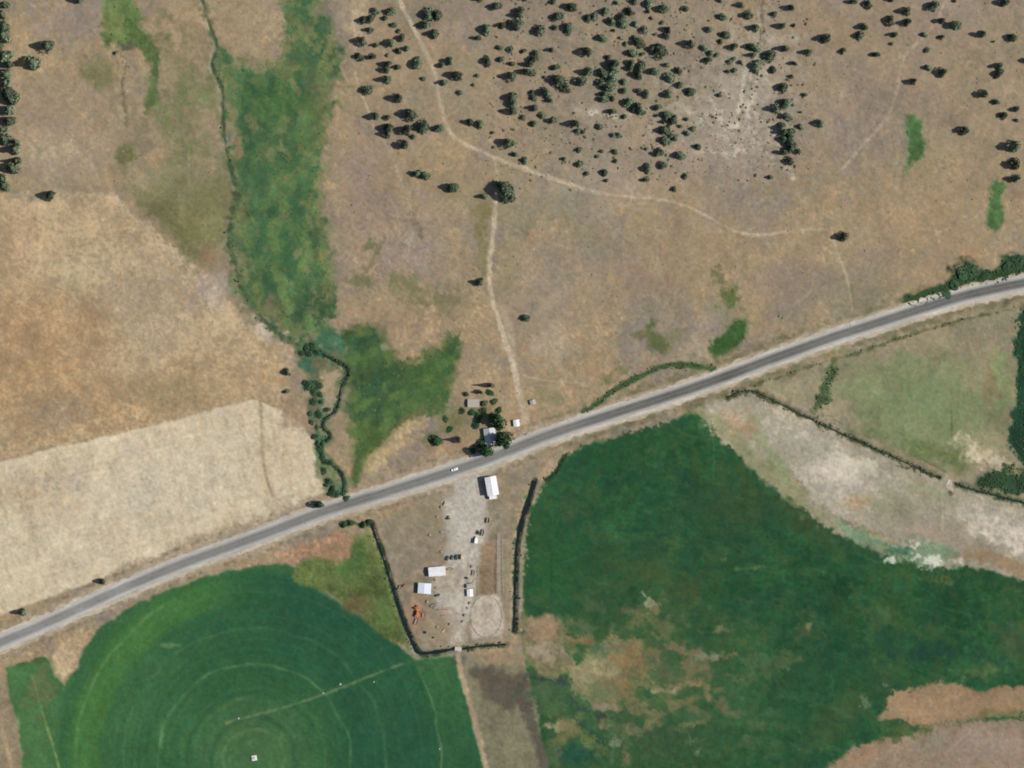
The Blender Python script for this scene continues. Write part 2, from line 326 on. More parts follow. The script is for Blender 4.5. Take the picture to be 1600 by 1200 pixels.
region([(255,60),(300,40),(340,130),(345,240),(360,300),(300,300),(245,290),(235,200)], C(132,128,92), soft=26, warp=16, alpha=0.6, seed=158, patch=0.6, ps=18)
region([(190,150),(232,180),(235,220),(215,290),(180,260),(190,190)], C(146,130,98), soft=18, warp=10, alpha=0.6, seed=159, patch=0.5)
for k, (x, y, rx, ry) in enumerate([(290,130,10,30),(252,25,14,9),(285,150,8,22),(310,150,14,10),(255,175,10,14),(265,195,10,8),(330,140,8,20),(300,225,24,14),(270,255,14,10)]): blob(x, y, rx, ry, C(112,120,80), alpha=0.65, seed=530+k, warp=0.7, soft=0.7)
region([(562,735),(590,702),(620,672),(645,655),(668,652),(655,668),(630,690),(600,720),(580,742)], C(194,168,122), soft=6, warp=3, alpha=0.8, seed=131)
# scattered olive swales
blob(635,440,18,14,C(119,121,80),alpha=0.8,seed=160,warp=0.6); blob(680,470,40,18,C(129,123,86),alpha=0.7,seed=161,warp=0.6)
blob(590,382,12,8,C(103,107,74),alpha=0.8,seed=162,warp=0.6); blob(562,438,12,9,C(107,111,74),alpha=0.8,seed=163,warp=0.6)
line([(590,385),(582,410),(565,435),(556,445)], 6, C(123,115,84), alpha=0.7, seed=164)
blob(752,340,12,38,C(132,124,74),alpha=0.7,seed=165,warp=0.5); blob(755,400,8,40,C(138,132,86),alpha=0.6,seed=166)
blob(785,450,14,40,C(138,130,96),alpha=0.4,seed=167); blob(800,400,10,40,C(150,140,100),alpha=0.4,seed=168)
line([(640,330),(660,370),(672,400),(675,430)], 3, C(128,114,100), alpha=0.7, seed=169, wob=1.5)
line([(640,280),(648,300),(645,360)], 4, C(140,124,98), alpha=0.6, seed=170); line([(642,365),(636,400)], 4, C(186,170,150), alpha=0.8, seed=171)
line([(560,445),(600,450),(660,455)], 3, C(120,118,90), alpha=0.4, seed=172, wob=2)
line([(500,336),(650,338),(750,340)], 2.5, C(186,166,138), alpha=0.4, seed=173)
# small green springs on the eastern slope
G1 = [(1418,182),(1428,180),(1442,196),(1444,215),(1441,240),(1428,256),(1420,272),(1412,268),(1417,240),(1415,210)]
region(G1, C(77,107,66), soft=5, warp=2.5, zone='meadow', seed=180, vary=0.1)
region([(1548,286),(1556,282),(1567,284),(1568,320),(1566,355),(1556,362),(1541,352),(1542,320)], C(81,111,68), soft=4.5, warp=2, zone='meadow', seed=181, vary=0.1)
line([(1413,270),(1408,292)], 4, C(140,112,82), alpha=0.5, seed=182); blob(1520,395,18,10,C(178,142,100),alpha=0.6,seed=183)
line([(1541,362),(1526,385),(1508,408)], 4, C(184,150,106), alpha=0.6, seed=184)
region([(1108,545),(1112,530),(1138,518),(1142,502),(1155,497),(1166,505),(1165,530),(1150,545),(1128,557),(1113,556)], C(65,93,52), soft=5, warp=2.5, zone='meadow', seed=185, vary=0.1)
blob(1142,467,16,16,C(89,103,60),alpha=0.9,seed=186,zone='meadow',soft=0.35); blob(1122,438,12,14,C(103,105,68),alpha=0.7,seed=187,warp=0.6)
blob(1018,507,9,9,C(89,103,66),alpha=0.9,seed=188); blob(1028,535,18,11,C(95,105,68),ang=0.7,alpha=0.9,seed=189); blob(995,524,15,7,C(109,109,74),alpha=0.8,seed=190)
blob(1055,525,12,10,C(124,124,84),alpha=0.6,seed=191); blob(948,592,9,9,C(103,111,70),alpha=0.8,seed=192); blob(975,578,10,7,C(107,113,74),alpha=0.7,seed=193)
blob(1175,500,10,20,C(184,158,112),alpha=0.6,seed=194); blob(1110,500,24,10,C(186,168,148),ang=-0.6,alpha=0.5,seed=195)
blob(1006,607,10,5,C(71,83,50),alpha=0.9,seed=197); line([(930,640),(985,612),(1010,600)], 8, C(119,117,74), alpha=0.5, seed=198)
blob(870,660,14,8,C(117,117,72),alpha=0.7,seed=199); blob(850,620,26,16,C(138,136,98),alpha=0.6,seed=200)

# ---- farmstead ground north of the road
blob(800,650,34,40,C(184,154,120),alpha=0.6,seed=230,soft=0.7); blob(745,620,30,26,C(170,144,112),alpha=0.5,seed=231); blob(752,640,26,12,C(136,128,86),alpha=0.6,seed=232)
blob(700,700,40,18,C(178,142,110),alpha=0.6,seed=233); blob(740,675,20,10,C(176,152,112),alpha=0.6,seed=234); blob(780,700,26,6,C(170,150,116),alpha=0.6,seed=235)

# ---- the farmyard south of the road
YARD = [(588,818),(640,795),(700,765),(735,748),(800,728),(820,740),(806,800),(800,900),(800,1000),(722,1008),(655,1008),(648,990),(630,930),(612,880)]
region(YARD, C(152,139,115), soft=4, warp=2, zone='farmyard', seed=240, vary=0.07)
w, d = poly_sd(YARD, 4); ins = sstep(2, -8, d); put(w, ins*0.6*sstep(0.1, 1.2, noise(9, 39)[w]), C(128,124,94), None, 0.06, 517); put(w, ins*0.5*sstep(0.2, 1.3, noise(12, 40)[w]), C(168,148,124), None, 0.06, 518); put(w, ins*0.5*sstep(0.5, 1.4, noise(6, 41)[w]), C(134,118,100), None, 0.06, 519)
blob(650,850,40,50,C(150,136,110),alpha=0.4,seed=241); blob(640,800,30,20,C(146,132,98),alpha=0.6,seed=242,warp=0.7); blob(690,800,24,40,C(160,144,112),alpha=0.5,seed=243,warp=0.7)
region([(700,768),(735,745),(758,752),(762,800),(758,850),(748,885),(744,920),(735,960),(726,1006),(704,1006),(695,965),(680,935),(676,905),(692,880),(700,840),(694,800)], C(186,177,162), soft=7, warp=4, alpha=0.95, zone='farmyard', seed=244, vary=0.04)
blob(715,905,26,26,C(176,160,136),alpha=0.7,seed=246); blob(690,975,34,26,C(168,146,114),alpha=0.6,seed=247); blob(650,960,14,26,C(182,140,104),alpha=0.7,seed=248)
region([(748,886),(775,884),(776,928),(748,930)], C(150,126,98), soft=2.5, warp=0.6, zone='farmyard', seed=249)
region([(750,850),(776,846),(776,886),(748,888)], C(162,132,100), soft=3, warp=2, alpha=0.7, seed=250)
line([(781,835),(780,880),(781,935)], 7, C(170,156,140), alpha=0.8, seed=251); line([(774,838),(775,932)], 2, C(132,112,92), alpha=0.6, seed=252)
region([(735,985),(738,960),(742,940),(754,930),(776,929),(786,945),(788,970),(785,995),(740,998)], C(188,174,154), soft=3, warp=1.5, zone='farmyard', seed=253, vary=0.04)
blob(760,955,8,9,C(160,146,128),alpha=0.6,seed=254)
line([(793,760),(795,850),(794,930),(792,990)], 6, C(178,148,112), alpha=0.5, seed=255); line([(789,745),(790,800)], 6, C(160,148,104), alpha=0.5, seed=256)
blob(672,888,16,10,C(172,148,126),alpha=0.5,seed=257)
line([(812,990),(816,900),(822,840),(838,790),(846,760)], 5, C(174,160,132), alpha=0.85, seed=258)
blob(862,745,18,22,C(184,158,124),alpha=0.8,seed=259,warp=0.5)

# ---- centre-pivot circle
PC = (397, 1187)
region([(-120,1052),(8,1042),(45,1035),(62,1024),(80,1030),(84,1052),(100,1070),(118,1048),(130,1015),(150,985),(185,960),(240,930),(320,900),(400,884),(445,880),(458,888),(464,905),(510,930),(560,960),(600,996),(650,1029),(714,1023),(722,1060),(738,1130),(756,1200),(776,1310),(45,1310),(33,1200),(28,1130),(14,1090),(10,1060),(-120,1070)][1:-1],
       C(58,99,61), soft=2.5, warp=1.5, zone='crop_circle', seed=260, vary=0.05)
w, d = poly_sd([(10,1042),(80,1030),(118,1048),(150,985),(240,930),(400,884),(458,888),(560,960),(650,1029),(714,1023),(756,1200),(776,1310),(40,1310)], 4)
inside = sstep(3, -6, d); rr = np.hypot(X[w]-PC[0], Y[w]-PC[1]); th = np.arctan2(Y[w]-PC[1], X[w]-PC[0])
rings = np.interp(rr, np.arange(0, 420, 4), np.random.default_rng(7).normal(0, 1, 105))
put(w, inside*np.clip(0.14*rings, 0, 0.5), C(80,115,69), None, 0.03, 261); put(w, inside*np.clip(-0.14*rings, 0, 0.5), C(37,80,56), None, 0.03, 262)
dxp = X[w]-PC[0]; dyp = Y[w]-PC[1]; east = sstep(-60, 130, dxp)*sstep(100, 180, rr)
put(w, inside*0.5*sstep(-40, -230, dyp)*sstep(-190, -60, dxp)*sstep(310, 285, rr), C(36,80,58), None, 0.04, 263)
put(w, inside*0.62*east*sstep(300, 270, rr), C(37,80,58), None, 0.04, 263)
put(w, inside*0.55*sstep(232, 250, rr)*sstep(296, 282, rr)*sstep(20, -90, dxp), C(80,123,59), None, 0.05, 264)
put(w, inside*0.6*sstep(120, 60, rr), C(78,109,69), None, 0.04, 265)
put(w, inside*0.5*sstep(-120, 0, dyp)*sstep(60, 160, dxp)*sstep(110, 140, rr), C(39,80,58), None, 0.04, 265)
rows_ = np.sin(rr*2*math.pi/9.0 + 0.6*noise(40, 34)[w]); put(w, inside*0.035*np.clip(rows_, 0, 1), C(73,115,73), None, 0.02, 515); put(w, inside*0.035*np.clip(-rows_, 0, 1), C(37,77,59), None, 0.02, 516)
for r0, wd, al, a0, a1 in ((112,2,0.12,-4,4),(188,2,0.12,-4,4),(226,2,0.1,-4,4),(263,2,0.12,-4,4),(66,7,0.45,-4,4),(48,5,0.3,-4,4),(96,5,0.3,-3.0,-1.6),(150,3.5,0.45,-4,4),(205,4,0.22,-4,4),(278,4,0.45,-3.3,-2.1),(293,3,0.5,-0.55,0.3)):
    arc = sstep(wd*0.9, wd*0.2, np.abs(rr - r0 + 1.2*noise(30, 266)[w]))*((th > a0) & (th < a1))*(0.5+0.5*sstep(-0.8, 0.8, noise(20, 267)[w]))
    put(w, inside*al*arc, C(115,146,98) if r0 not in (66,) else C(35,74,54), None, 0.03, 268)
put(w, inside*0.55*sstep(130, 60, X[w])*sstep(300, 312, rr), C(90,125,77), None, 0.06, 269)
line([(714,1022),(660,1028),(600,1048),(535,1074),(480,1094),(430,1109),(385,1121),(350,1130)], 3, C(129,140,98), alpha=0.55, seed=270)
line([(50,1055),(58,1085),(66,1112),(78,1150),(92,1200),(100,1250)], 3, C(153,156,98), alpha=0.6, seed=271, patch=0.4)
blob(62,1070,16,30,C(106,104,72),alpha=0.5,seed=272,warp=0.6); blob(268,1008,14,4,C(117,146,102),alpha=0.6,seed=273); blob(252,1150,3,20,C(117,146,94),alpha=0.4,seed=274)
region([(80,1028),(95,1005),(122,985),(140,985),(128,1020),(112,1050),(98,1062),(84,1052)], C(188,162,124), soft=4, warp=2, alpha=0.9, seed=275)
region([(-120,1090),(8,1060),(16,1095),(30,1150),(36,1310),(-120,1310)], C(158,142,112), soft=3, warp=2, alpha=0.9, zone='dirt_track', seed=276)
line([(0,1130),(14,1180),(22,1240)], 6, C(190,160,124), alpha=0.7, seed=277)
# weedy wedge between circle and ditch
region([(458,888),(480,872),(540,842),(578,828),(592,850),(606,890),(622,940),(650,1022),(600,994),(560,960),(510,930),(464,905)], C(92,106,62), soft=5, warp=3, zone='weedy_margin', seed=280, vary=0.12)
blob(550,880,20,26,C(76,106,58),alpha=0.7,seed=281); blob(560,945,20,16,C(120,106,72),alpha=0.6,seed=282); blob(600,960,12,30,C(88,112,62),alpha=0.6,seed=283)
region([(430,868),(470,850),(530,832),(550,842),(545,868),(525,880),(490,872),(455,882)], C(178,138,104), soft=5, warp=3, alpha=0.9, seed=284)
blob(585,845,12,14,C(118,116,78),alpha=0.6,seed=285)

# ---- strip south of the yard
region([(724,1034),(770,1022),(812,1020),(824,1060),(836,1110),(856,1160),(880,1310),(780,1310),(752,1150),(735,1080)], C(128,124,96), soft=4, warp=3, zone='fallow_strip', seed=290, vary=0.06)
region([(732,1050),(770,1040),(822,1062),(828,1110),(790,1105),(758,1085)], C(96,86,74), soft=8, warp=5, alpha=0.85, seed=291); blob(715,1032,10,8,C(66,76,60),alpha=0.7,seed=292)
blob(780,1030,34,10,C(168,142,110),alpha=0.8,seed=293); line([(812,1075),(826,1120),(842,1160),(862,1230),(880,1300)], 16, C(92,86,76), alpha=0.75, soft=4, seed=294)
blob(815,1120,5,14,C(186,160,130),alpha=0.0,seed=295)
line([(715,1005),(718,1040),(730,1085),(745,1140),(760,1200),(782,1300)], 8, C(176,154,124), alpha=0.95, soft=2, zone='dirt_track', seed=296)

# ---- the broad eastern hay field
HAY = [(818,900),(822,850),(832,795),(850,755),(866,735),(886,712),(905,700),(980,680),(1050,656),(1082,644),(1100,655),(1130,690),(1165,724),(1210,762),(1260,802),(1300,828),(1345,850),(1390,868),(1450,884),(1540,888),(1600,906),(1720,950),(1720,1310),(880,1310),(868,1240),(850,1170),(838,1100),(826,1060),(815,1010),(816,960)]
region(HAY, C(44,83,52), soft=2.5, warp=2.5, zone='hay_field', seed=300, vary=0.08)
w, d = poly_sd(HAY, 4); inside = sstep(3, -10, d)
put(w, inside*0.6*sstep(0.1, 1.6, noise(26, 301, ax=0.7, ay=2.2, ang=-0.3)[w]), C(60,87,48), None, 0.05, 302)
put(w, inside*0.6*sstep(0.1, 1.6, noise(30, 303)[w]), C(36,73,52), None, 0.05, 304)
put(w, inside*0.4*sstep(0.6, 1.8, noise(13, 305)[w]), C(72,89,54), None, 0.05, 306)
put(w, inside*0.6*sstep(0.2, 1.6, noise(70, 21, ax=1, ay=1.6, ang=0.6)[w]), C(66,89,54), None, 0.05, 508); put(w, inside*0.4*sstep(0.3, 1.6, noise(60, 22, ax=1, ay=2, ang=-0.4)[w]), C(32,69,50), None, 0.05, 509)
put(w, inside*0.45*sstep(0.8, 1.8, noise(6, 23, ax=0.7, ay=4, ang=1.9)[w]), C(70,97,60), None, 0.04, 510); put(w, inside*0.45*sstep(0.8, 1.8, noise(6, 24, ax=0.7, ay=4, ang=1.5)[w]), C(32,67,48), None, 0.04, 511)
lowl = np.exp(-(((X[w]-985)/170)**2 + ((Y[w]-1090)/120)**2)*1.1)
put(w, inside*0.75*lowl, C(78,101,62), None, 0.08, 512); put(w, inside*0.85*np.clip(lowl*1.5, 0, 1)*sstep(0.35, 1.2, noise(15, 25, ax=1.6, ay=1)[w]), C(118,114,80), None, 0.08, 513); put(w, inside*0.8*np.clip(lowl*1.4, 0, 1)*sstep(0.4, 1.2, noise(11, 26, ax=1.3, ay=1)[w]), C(50,83,56), None, 0.08, 514)
blob(870,890,40,60,C(48,93,52),alpha=0.5,seed=307,soft=0.8); blob(1150,790,60,40,C(64,81,52),alpha=0.5,seed=308,soft=0.8); blob(930,715,40,16,C(38,79,50),alpha=0.5,seed=309)
blob(880,790,20,20,C(66,81,58),alpha=0.5,seed=310,warp=0.6); blob(1270,810,30,20,C(62,73,46),alpha=0.5,seed=311); blob(1020,900,60,16,C(68,85,48),ang=0.3,alpha=0.6,seed=312,warp=0.6)
line([(1085,655),(1040,710),(1000,760),(960,800)], 3, C(76,103,64), alpha=0.35, seed=313); line([(1150,890),(1195,886)], 3, C(98,121,72), alpha=0.5, seed=314); blob(1133,871,5,4,C(106,127,80),alpha=0.7,seed=315)
# dry bare ground breaking into the hay field
region([(815,965),(840,960),(880,965),(892,985),(885,1010),(900,1030),(930,1010),(960,990),(1000,1005),(1000,1040),(990,1070),(970,1085),(960,1110),(930,1110),(900,1090),(880,1060),(850,1050),(825,1040),(815,1010)], C(138,128,92), soft=8, warp=6, alpha=0.9, zone='bare_patch', seed=320, vary=0.12)
blob(850,985,34,18,C(172,140,106),alpha=0.85,seed=321); blob(850,1018,28,14,C(168,150,126),alpha=0.8,seed=322); blob(905,1000,22,7,C(170,128,86),alpha=0.7,seed=323)
blob(985,1035,24,28,C(150,124,78),alpha=0.85,seed=324,ang=-0.5); blob(965,1070,24,14,C(138,116,76),alpha=0.7,seed=325); blob(945,1015,24,10,C(86,108,80),alpha=0.6,seed=326)
blob(935,1080,20,16,C(84,104,74),alpha=0.6,seed=327); blob(942,1106,22,6,C(152,136,110),alpha=0.7,seed=328)
blob(855,1075,30,20,C(70,98,68),alpha=0.8,seed=329,warp=0.6); blob(860,1105,24,14,C(78,100,64),alpha=0.7,seed=330,warp=0.6); blob(868,1135,16,6,C(178,156,122),alpha=0.8,seed=331,warp=0.6)
blob(890,1140,24,12,C(116,112,72),ang=0.5,alpha=0.7,seed=332,warp=0.6); blob(925,1165,24,8,C(112,122,72),ang=0.8,alpha=0.7,seed=333,warp=0.6); blob(900,1180,30,14,C(34,72,60),alpha=0.8,seed=334)
line([(820,1060),(850,1062),(880,1068),(890,1085),(910,1110),(935,1120),(955,1122)], 3.5, C(58,66,66), alpha=0.8, seed=335, wob=1.5); line([(895,1120),(925,1145),(945,1160)], 4, C(40,66,58), alpha=0.7, seed=336)
line([(957,1045),(958,1120),(956,1200)], 2, C(110,124,104), alpha=0.4, seed=337)
for i, (x, y, rx, ry, c, a) in enumerate([(1015,940,4,9,(190,184,150),0.2),(1025,950,8,5,(158,142,100),-0.7),(1005,928,5,3,(200,190,160),0),(1000,962,14,8,(110,106,78),0),(1125,982,9,4,(140,134,104),-0.6),
        (1055,1010,16,6,(160,130,98),0.4),(1085,1020,18,7,(164,132,98),0.1),(1110,1028,18,5,(162,152,124),-0.1),(1140,1024,12,6,(160,128,90),-0.1),(1095,1045,12,8,(148,116,88),0.3),(1030,1030,6,14,(156,124,92),-0.3),
        (1060,1072,24,4,(168,136,98),-0.25),(1035,1078,14,4,(190,172,132),-0.1),(1085,1066,14,6,(176,134,96),0.1),(1105,1080,14,5,(170,140,98),0.9),(1130,1105,10,6,(126,106,80),0.3),(1040,1050,40,20,(84,92,66),0.2),
        (1020,1115,10,6,(124,112,84),0),(995,1138,7,5,(150,136,112),0),(1082,1160,6,5,(160,156,124),0),(1092,1172,5,6,(140,148,118),0),(965,1158,6,8,(160,160,124),0.2),(980,1180,6,16,(136,116,88),0),(1030,1160,60,20,(58,84,58),0),
        (1220,1038,40,8,(92,104,64),-0.45),(1262,985,14,18,(86,96,62),-0.3),(1264,978,4,4,(150,142,104),0),(1385,960,14,10,(76,102,66),0),(1470,905,18,5,(118,124,74),0),(1350,1095,5,8,(140,156,124),0.3),(1382,1072,4,4,(150,148,116),0),(1505,1060,5,4,(150,152,110),0),(1530,1050,26,6,(92,108,66),0),(1585,1000,22,24,(76,86,60),0),(1455,1020,60,10,(36,68,58),0)]):
    blob(x, y, rx, ry, c, ang=a, alpha=0.66, seed=340+i, warp=0.7, soft=0.85, zone='bare_patch' if c[0] > 120 else None)
region([(1368,1128),(1384,1105),(1394,1080),(1425,1074),(1475,1066),(1505,1070),(1532,1080),(1575,1070),(1600,1072),(1720,1078),(1720,1116),(1600,1114),(1540,1120),(1480,1130),(1440,1136),(1410,1126),(1385,1126)], C(158,130,96), soft=3, warp=2, zone='dry_pasture', seed=380, vary=0.05)
region([(1240,1310),(1290,1204),(1330,1166),(1362,1160),(1400,1156),(1440,1140),(1490,1130),(1540,1125),(1600,1122),(1720,1122),(1720,1310)], C(160,138,112), soft=3, warp=2, zone='dry_pasture', seed=381, vary=0.06)
blob(1340,1185,40,14,C(170,134,98),ang=-0.5,alpha=0.7,seed=382); blob(1530,1165,60,30,C(166,148,130),alpha=0.6,seed=383); blob(1455,1160,16,16,C(140,136,110),alpha=0.5,seed=384,warp=0.8)
blob(1405,1140,36,8,C(84,100,60),alpha=0.8,seed=385); line([(1440,1136),(1490,1128),(1540,1120),(1620,1113)], 3, C(122,116,76), alpha=0.7, seed=386); blob(1400,1155,8,6,C(88,98,62),alpha=0.7,seed=387)
blob(1560,1115,40,6,C(112,114,72),alpha=0.6,seed=388); blob(1580,1095,24,14,C(152,124,92),alpha=0.5,seed=389)

# ---- pale alkali flat and the rough pasture south-east of the road
region([(1088,640),(1120,625),(1150,612),(1190,618),(1260,650),(1350,692),(1440,735),(1485,755),(1600,790),(1720,820),(1720,950),(1600,905),(1540,888),(1450,884),(1390,866),(1345,848),(1300,826),(1260,800),(1210,760),(1165,722),(1130,688)],
       C(172,162,138), soft=4, warp=3, zone='alkali_flat', seed=400, vary=0.06)
blob(1310,735,70,34,C(194,183,162),ang=0.5,alpha=0.85,seed=401,soft=0.7); blob(1250,690,40,26,C(182,173,150),ang=0.6,alpha=0.7,seed=402); blob(1570,830,60,24,C(204,191,170),ang=0.3,alpha=0.85,seed=403)
blob(1290,770,14,34,C(182,176,156),ang=-0.4,alpha=0.5,seed=404,warp=0.8); blob(1340,785,16,10,C(182,150,110),alpha=0.7,seed=405); blob(1395,795,40,30,C(150,146,112),alpha=0.6,seed=406)
blob(1450,770,50,16,C(136,142,106),alpha=0.5,seed=407,ang=0.4); blob(1470,830,60,20,C(166,150,124),alpha=0.6,seed=408); blob(1405,745,4,4,C(206,190,168),alpha=0.8,seed=409)
region([(1085,642),(1110,640),(1160,680),(1200,720),(1240,745),(1275,790),(1320,815),(1380,840),(1440,850),(1440,880),(1390,866),(1345,848),(1300,826),(1260,800),(1210,760),(1165,722),(1130,688)], C(138,140,100), soft=8, warp=5, alpha=0.75, seed=410)
region([(1165,640),(1185,645),(1205,690),(1235,735),(1225,745),(1195,710),(1175,680)], C(134,146,104), soft=5, warp=4, alpha=0.6, seed=411); blob(1150,660,26,22,C(180,150,112),alpha=0.6,seed=412); blob(1175,665,14,10,C(180,152,112),alpha=0.6,seed=413)
region([(1310,818),(1350,835),(1400,850),(1450,845),(1490,860),(1500,880),(1440,884),(1380,862),(1330,845)], C(108,134,104), soft=6, warp=5, alpha=0.8, seed=414)
for i, (x, y, rx, ry) in enumerate([(1420,852,20,4),(1403,855,8,5),(1460,877,16,4),(1492,876,8,4),(1388,876,10,4),(1430,870,5,4)]): blob(x, y, rx, ry, C(204,204,188), alpha=0.85, seed=415+i, warp=0.6)
blob(1400,862,14,8,C(54,98,72),alpha=0.8,seed=421); blob(1520,870,30,14,C(144,116,82),alpha=0.6,seed=422); blob(1580,885,40,10,C(160,128,94),ang=0.3,alpha=0.7,seed=423); line([(1240,745),(1280,790),(1340,825),(1390,838)], 3, C(128,108,82), alpha=0.5, seed=424)
region([(1150,608),(1190,592),(1300,555),(1345,540),(1440,510),(1530,486),(1600,468),(1720,440),(1720,815),(1600,782),(1485,748),(1440,728),(1350,684),(1260,642),(1195,610)],
       C(152,142,112), soft=4, warp=3, zone='rough_pasture', seed=430, vary=0.06)
region([(1290,600),(1380,560),(1480,540),(1560,560),(1580,640),(1560,700),(1480,730),(1400,700),(1330,660)], C(124,134,96), soft=24, warp=12, alpha=0.8, seed=431)
blob(1460,640,50,40,C(112,130,88),alpha=0.5,seed=432,soft=0.8); blob(1540,560,30,40,C(170,150,118),alpha=0.5,seed=433,ang=0.2); blob(1560,590,16,34,C(116,130,86),alpha=0.7,seed=434)
blob(1460,530,30,20,C(168,150,114),alpha=0.5,seed=435); blob(1310,650,30,20,C(168,152,124),alpha=0.6,seed=436); blob(1450,705,70,16,C(98,112,70),ang=0.35,alpha=0.7,seed=437); blob(1225,610,30,16,C(160,150,116),alpha=0.6,seed=438)
blob(1540,712,34,14,C(206,190,158),ang=0.4,alpha=0.85,seed=439,warp=0.6); blob(1512,700,10,8,C(200,190,158),alpha=0.7,seed=440); blob(1540,690,30,20,C(172,156,120),alpha=0.6,seed=441); blob(1548,610,12,26,C(160,128,94),alpha=0.5,seed=442)
region([(1268,640),(1280,605),(1285,582),(1300,570),(1316,575),(1302,590),(1298,620),(1285,640)], C(74,92,60), soft=3, warp=2.5, alpha=0.95, zone='marsh', seed=443)
region([(1590,495),(1600,480),(1720,470),(1720,760),(1600,730),(1590,720),(1576,700),(1584,640),(1590,590),(1586,540)], C(36,68,50), soft=3, warp=2.5, zone='marsh', seed=444, vary=0.1)
region([(1530,760),(1548,735),(1580,728),(1600,735),(1700,770),(1700,800),(1600,775)], C(48,72,50), soft=3, warp=3, alpha=0.95, zone='marsh', seed=445, vary=0.12); blob(1585,735,10,8,C(176,156,120),alpha=0.7,seed=446)
line([(1138,622),(1165,611),(1190,616),(1260,652),(1360,698),(1470,748)], 9, C(112,116,80), alpha=0.7, soft=3, wob=1.5, seed=448, patch=0.35); line([(1492,756),(1570,778),(1700,812)], 10, C(98,108,76), alpha=0.75, soft=3, wob=1.5, seed=449, patch=0.3)
for k, (p, wd, c) in enumerate([([(1135,622),(1148,615),(1165,611),(1185,614),(1205,624),(1260,652),(1310,675),(1360,698),(1420,728),(1470,748)], 4.5, (62,68,48)), ([(1492,756),(1530,768),(1570,778),(1620,792),(1700,812)], 5, (56,72,52)),
        ([(1262,640),(1290,650),(1320,668),(1360,684)], 3, (78,88,60)), ([(1420,712),(1450,722),(1480,738)], 3, (84,94,62))]):
    line(p, wd, C(*c), alpha=0.95, soft=1.4, wob=0.8, zone='ditch_bank', seed=450+k)
line([(1200,608),(1260,640),(1350,682),(1440,722),(1480,742)], 3, C(184,166,134), alpha=0.6, seed=455); line([(1190,625),(1300,682),(1400,730),(1480,764),(1600,802)], 3, C(172,152,122), alpha=0.5, seed=456)
line([(1480,745),(1487,768)], 9, C(196,180,158), alpha=0.9, soft=1.5, seed=457, smooth=False); blob(1485,771,5,4,C(80,70,54),alpha=0.8,seed=458)
# roadside ditch on the south-east side

# ragged natural edges: jitter the painted map by a couple of metres
def warp_map(buf, amp):
    wx = X + amp*(1.5*noise(7, 28) + 1.0*noise(3, 29) + 0.7*noise(2.0, 5)); wy = Y + amp*(1.5*noise(7, 30) + 1.0*noise(3, 31) + 0.7*noise(2.0, 6))
    i = np.clip((wx + MX)/ST, 0, NX-1.001); j = np.clip((wy + MY)/ST, 0, NY-1.001); a = i.astype(int); b = j.astype(int); u = (i-a)[..., None]; v = (j-b)[..., None]
    return buf[b,a]*(1-u)*(1-v) + buf[b,a+1]*u*(1-v) + buf[b+1,a]*(1-u)*v + buf[b+1,a+1]*u*v
calm = np.maximum(sstep(560, 500, X)*sstep(600, 625, Y), sstep(830, 790, X)*sstep(715, 740, Y))      # tilled fields keep their straight edges
BUF[:] = warp_map(BUF, (1.0 + 0.5*np.clip(noise(40, 33), -1, 1.5))*(1 - 0.85*calm))

# ---- dirt tracks
TRK = C(204,186,154)
TRACK_A = [(606,-100),(618,-40),(628,10),(645,40),(662,75),(678,110),(688,160),(700,200),(715,218),(745,234),(775,247),(815,262),(860,278),(910,294),(960,305),(1050,315),(1105,338),(1150,362),(1190,367),(1240,361),(1300,357)]
line(TRACK_A[:14], 5.5, TRK, alpha=0.85, soft=2.4, wob=0.9, patch=0.15, zone='dirt_track', seed=210)
line(TRACK_A[13:], 3.6, C(198,180,152), alpha=0.7, soft=2.2, wob=0.9, zone='dirt_track', seed=211, patch=0.25)
TRACK_B = [(772,246),(777,275),(775,300),(773,335),(769,375),(765,420),(766,450),(773,480),(784,515),(794,545),(802,575),(810,605),(818,640),(826,680)]
line(TRACK_B[2:], 6, C(204,186,154), alpha=0.88, soft=2.4, wob=0.9, patch=0.12, zone='dirt_track', seed=212); line(TRACK_B[:3], 4, TRK, alpha=0.4, seed=213)
line([(783,480),(797,520),(804,575),(812,620),(822,660)], 11, C(192,176,148), alpha=0.55, soft=3, seed=214)
line([(545,-60),(552,20),(556,70),(555,110),(562,140),(575,170),(587,200),(604,228),(618,258),(628,290)], 3, C(196,178,146), alpha=0.6, soft=2.2, seed=215, patch=0.3)
line([(1485,-40),(1468,25),(1445,55),(1420,80),(1408,105),(1402,140),(1385,185),(1350,225),(1315,265)], 4.6, C(192,172,142), alpha=0.65, soft=2.4, seed=216, patch=0.15)
line([(1300,360),(1308,395),(1322,430),(1332,480),(1334,508)], 4, C(190,170,132), alpha=0.6, seed=217); line([(1330,445),(1336,500)], 3, C(132,112,84), alpha=0.45, seed=218)
line([(806,580),(830,590),(870,596),(930,600)], 3, C(196,178,150), alpha=0.55, seed=219); line([(480,134),(560,135),(600,134)], 2.5, C(120,104,84), alpha=0.4, seed=220)
line([(318,-60),(313,10),(322,50),(330,80),(326,105),(338,128),(343,160),(345,200)], 4, C(186,168,138), alpha=0.5, seed=221)
blob(560,20,20,40,C(182,162,134),alpha=0.5,seed=222)

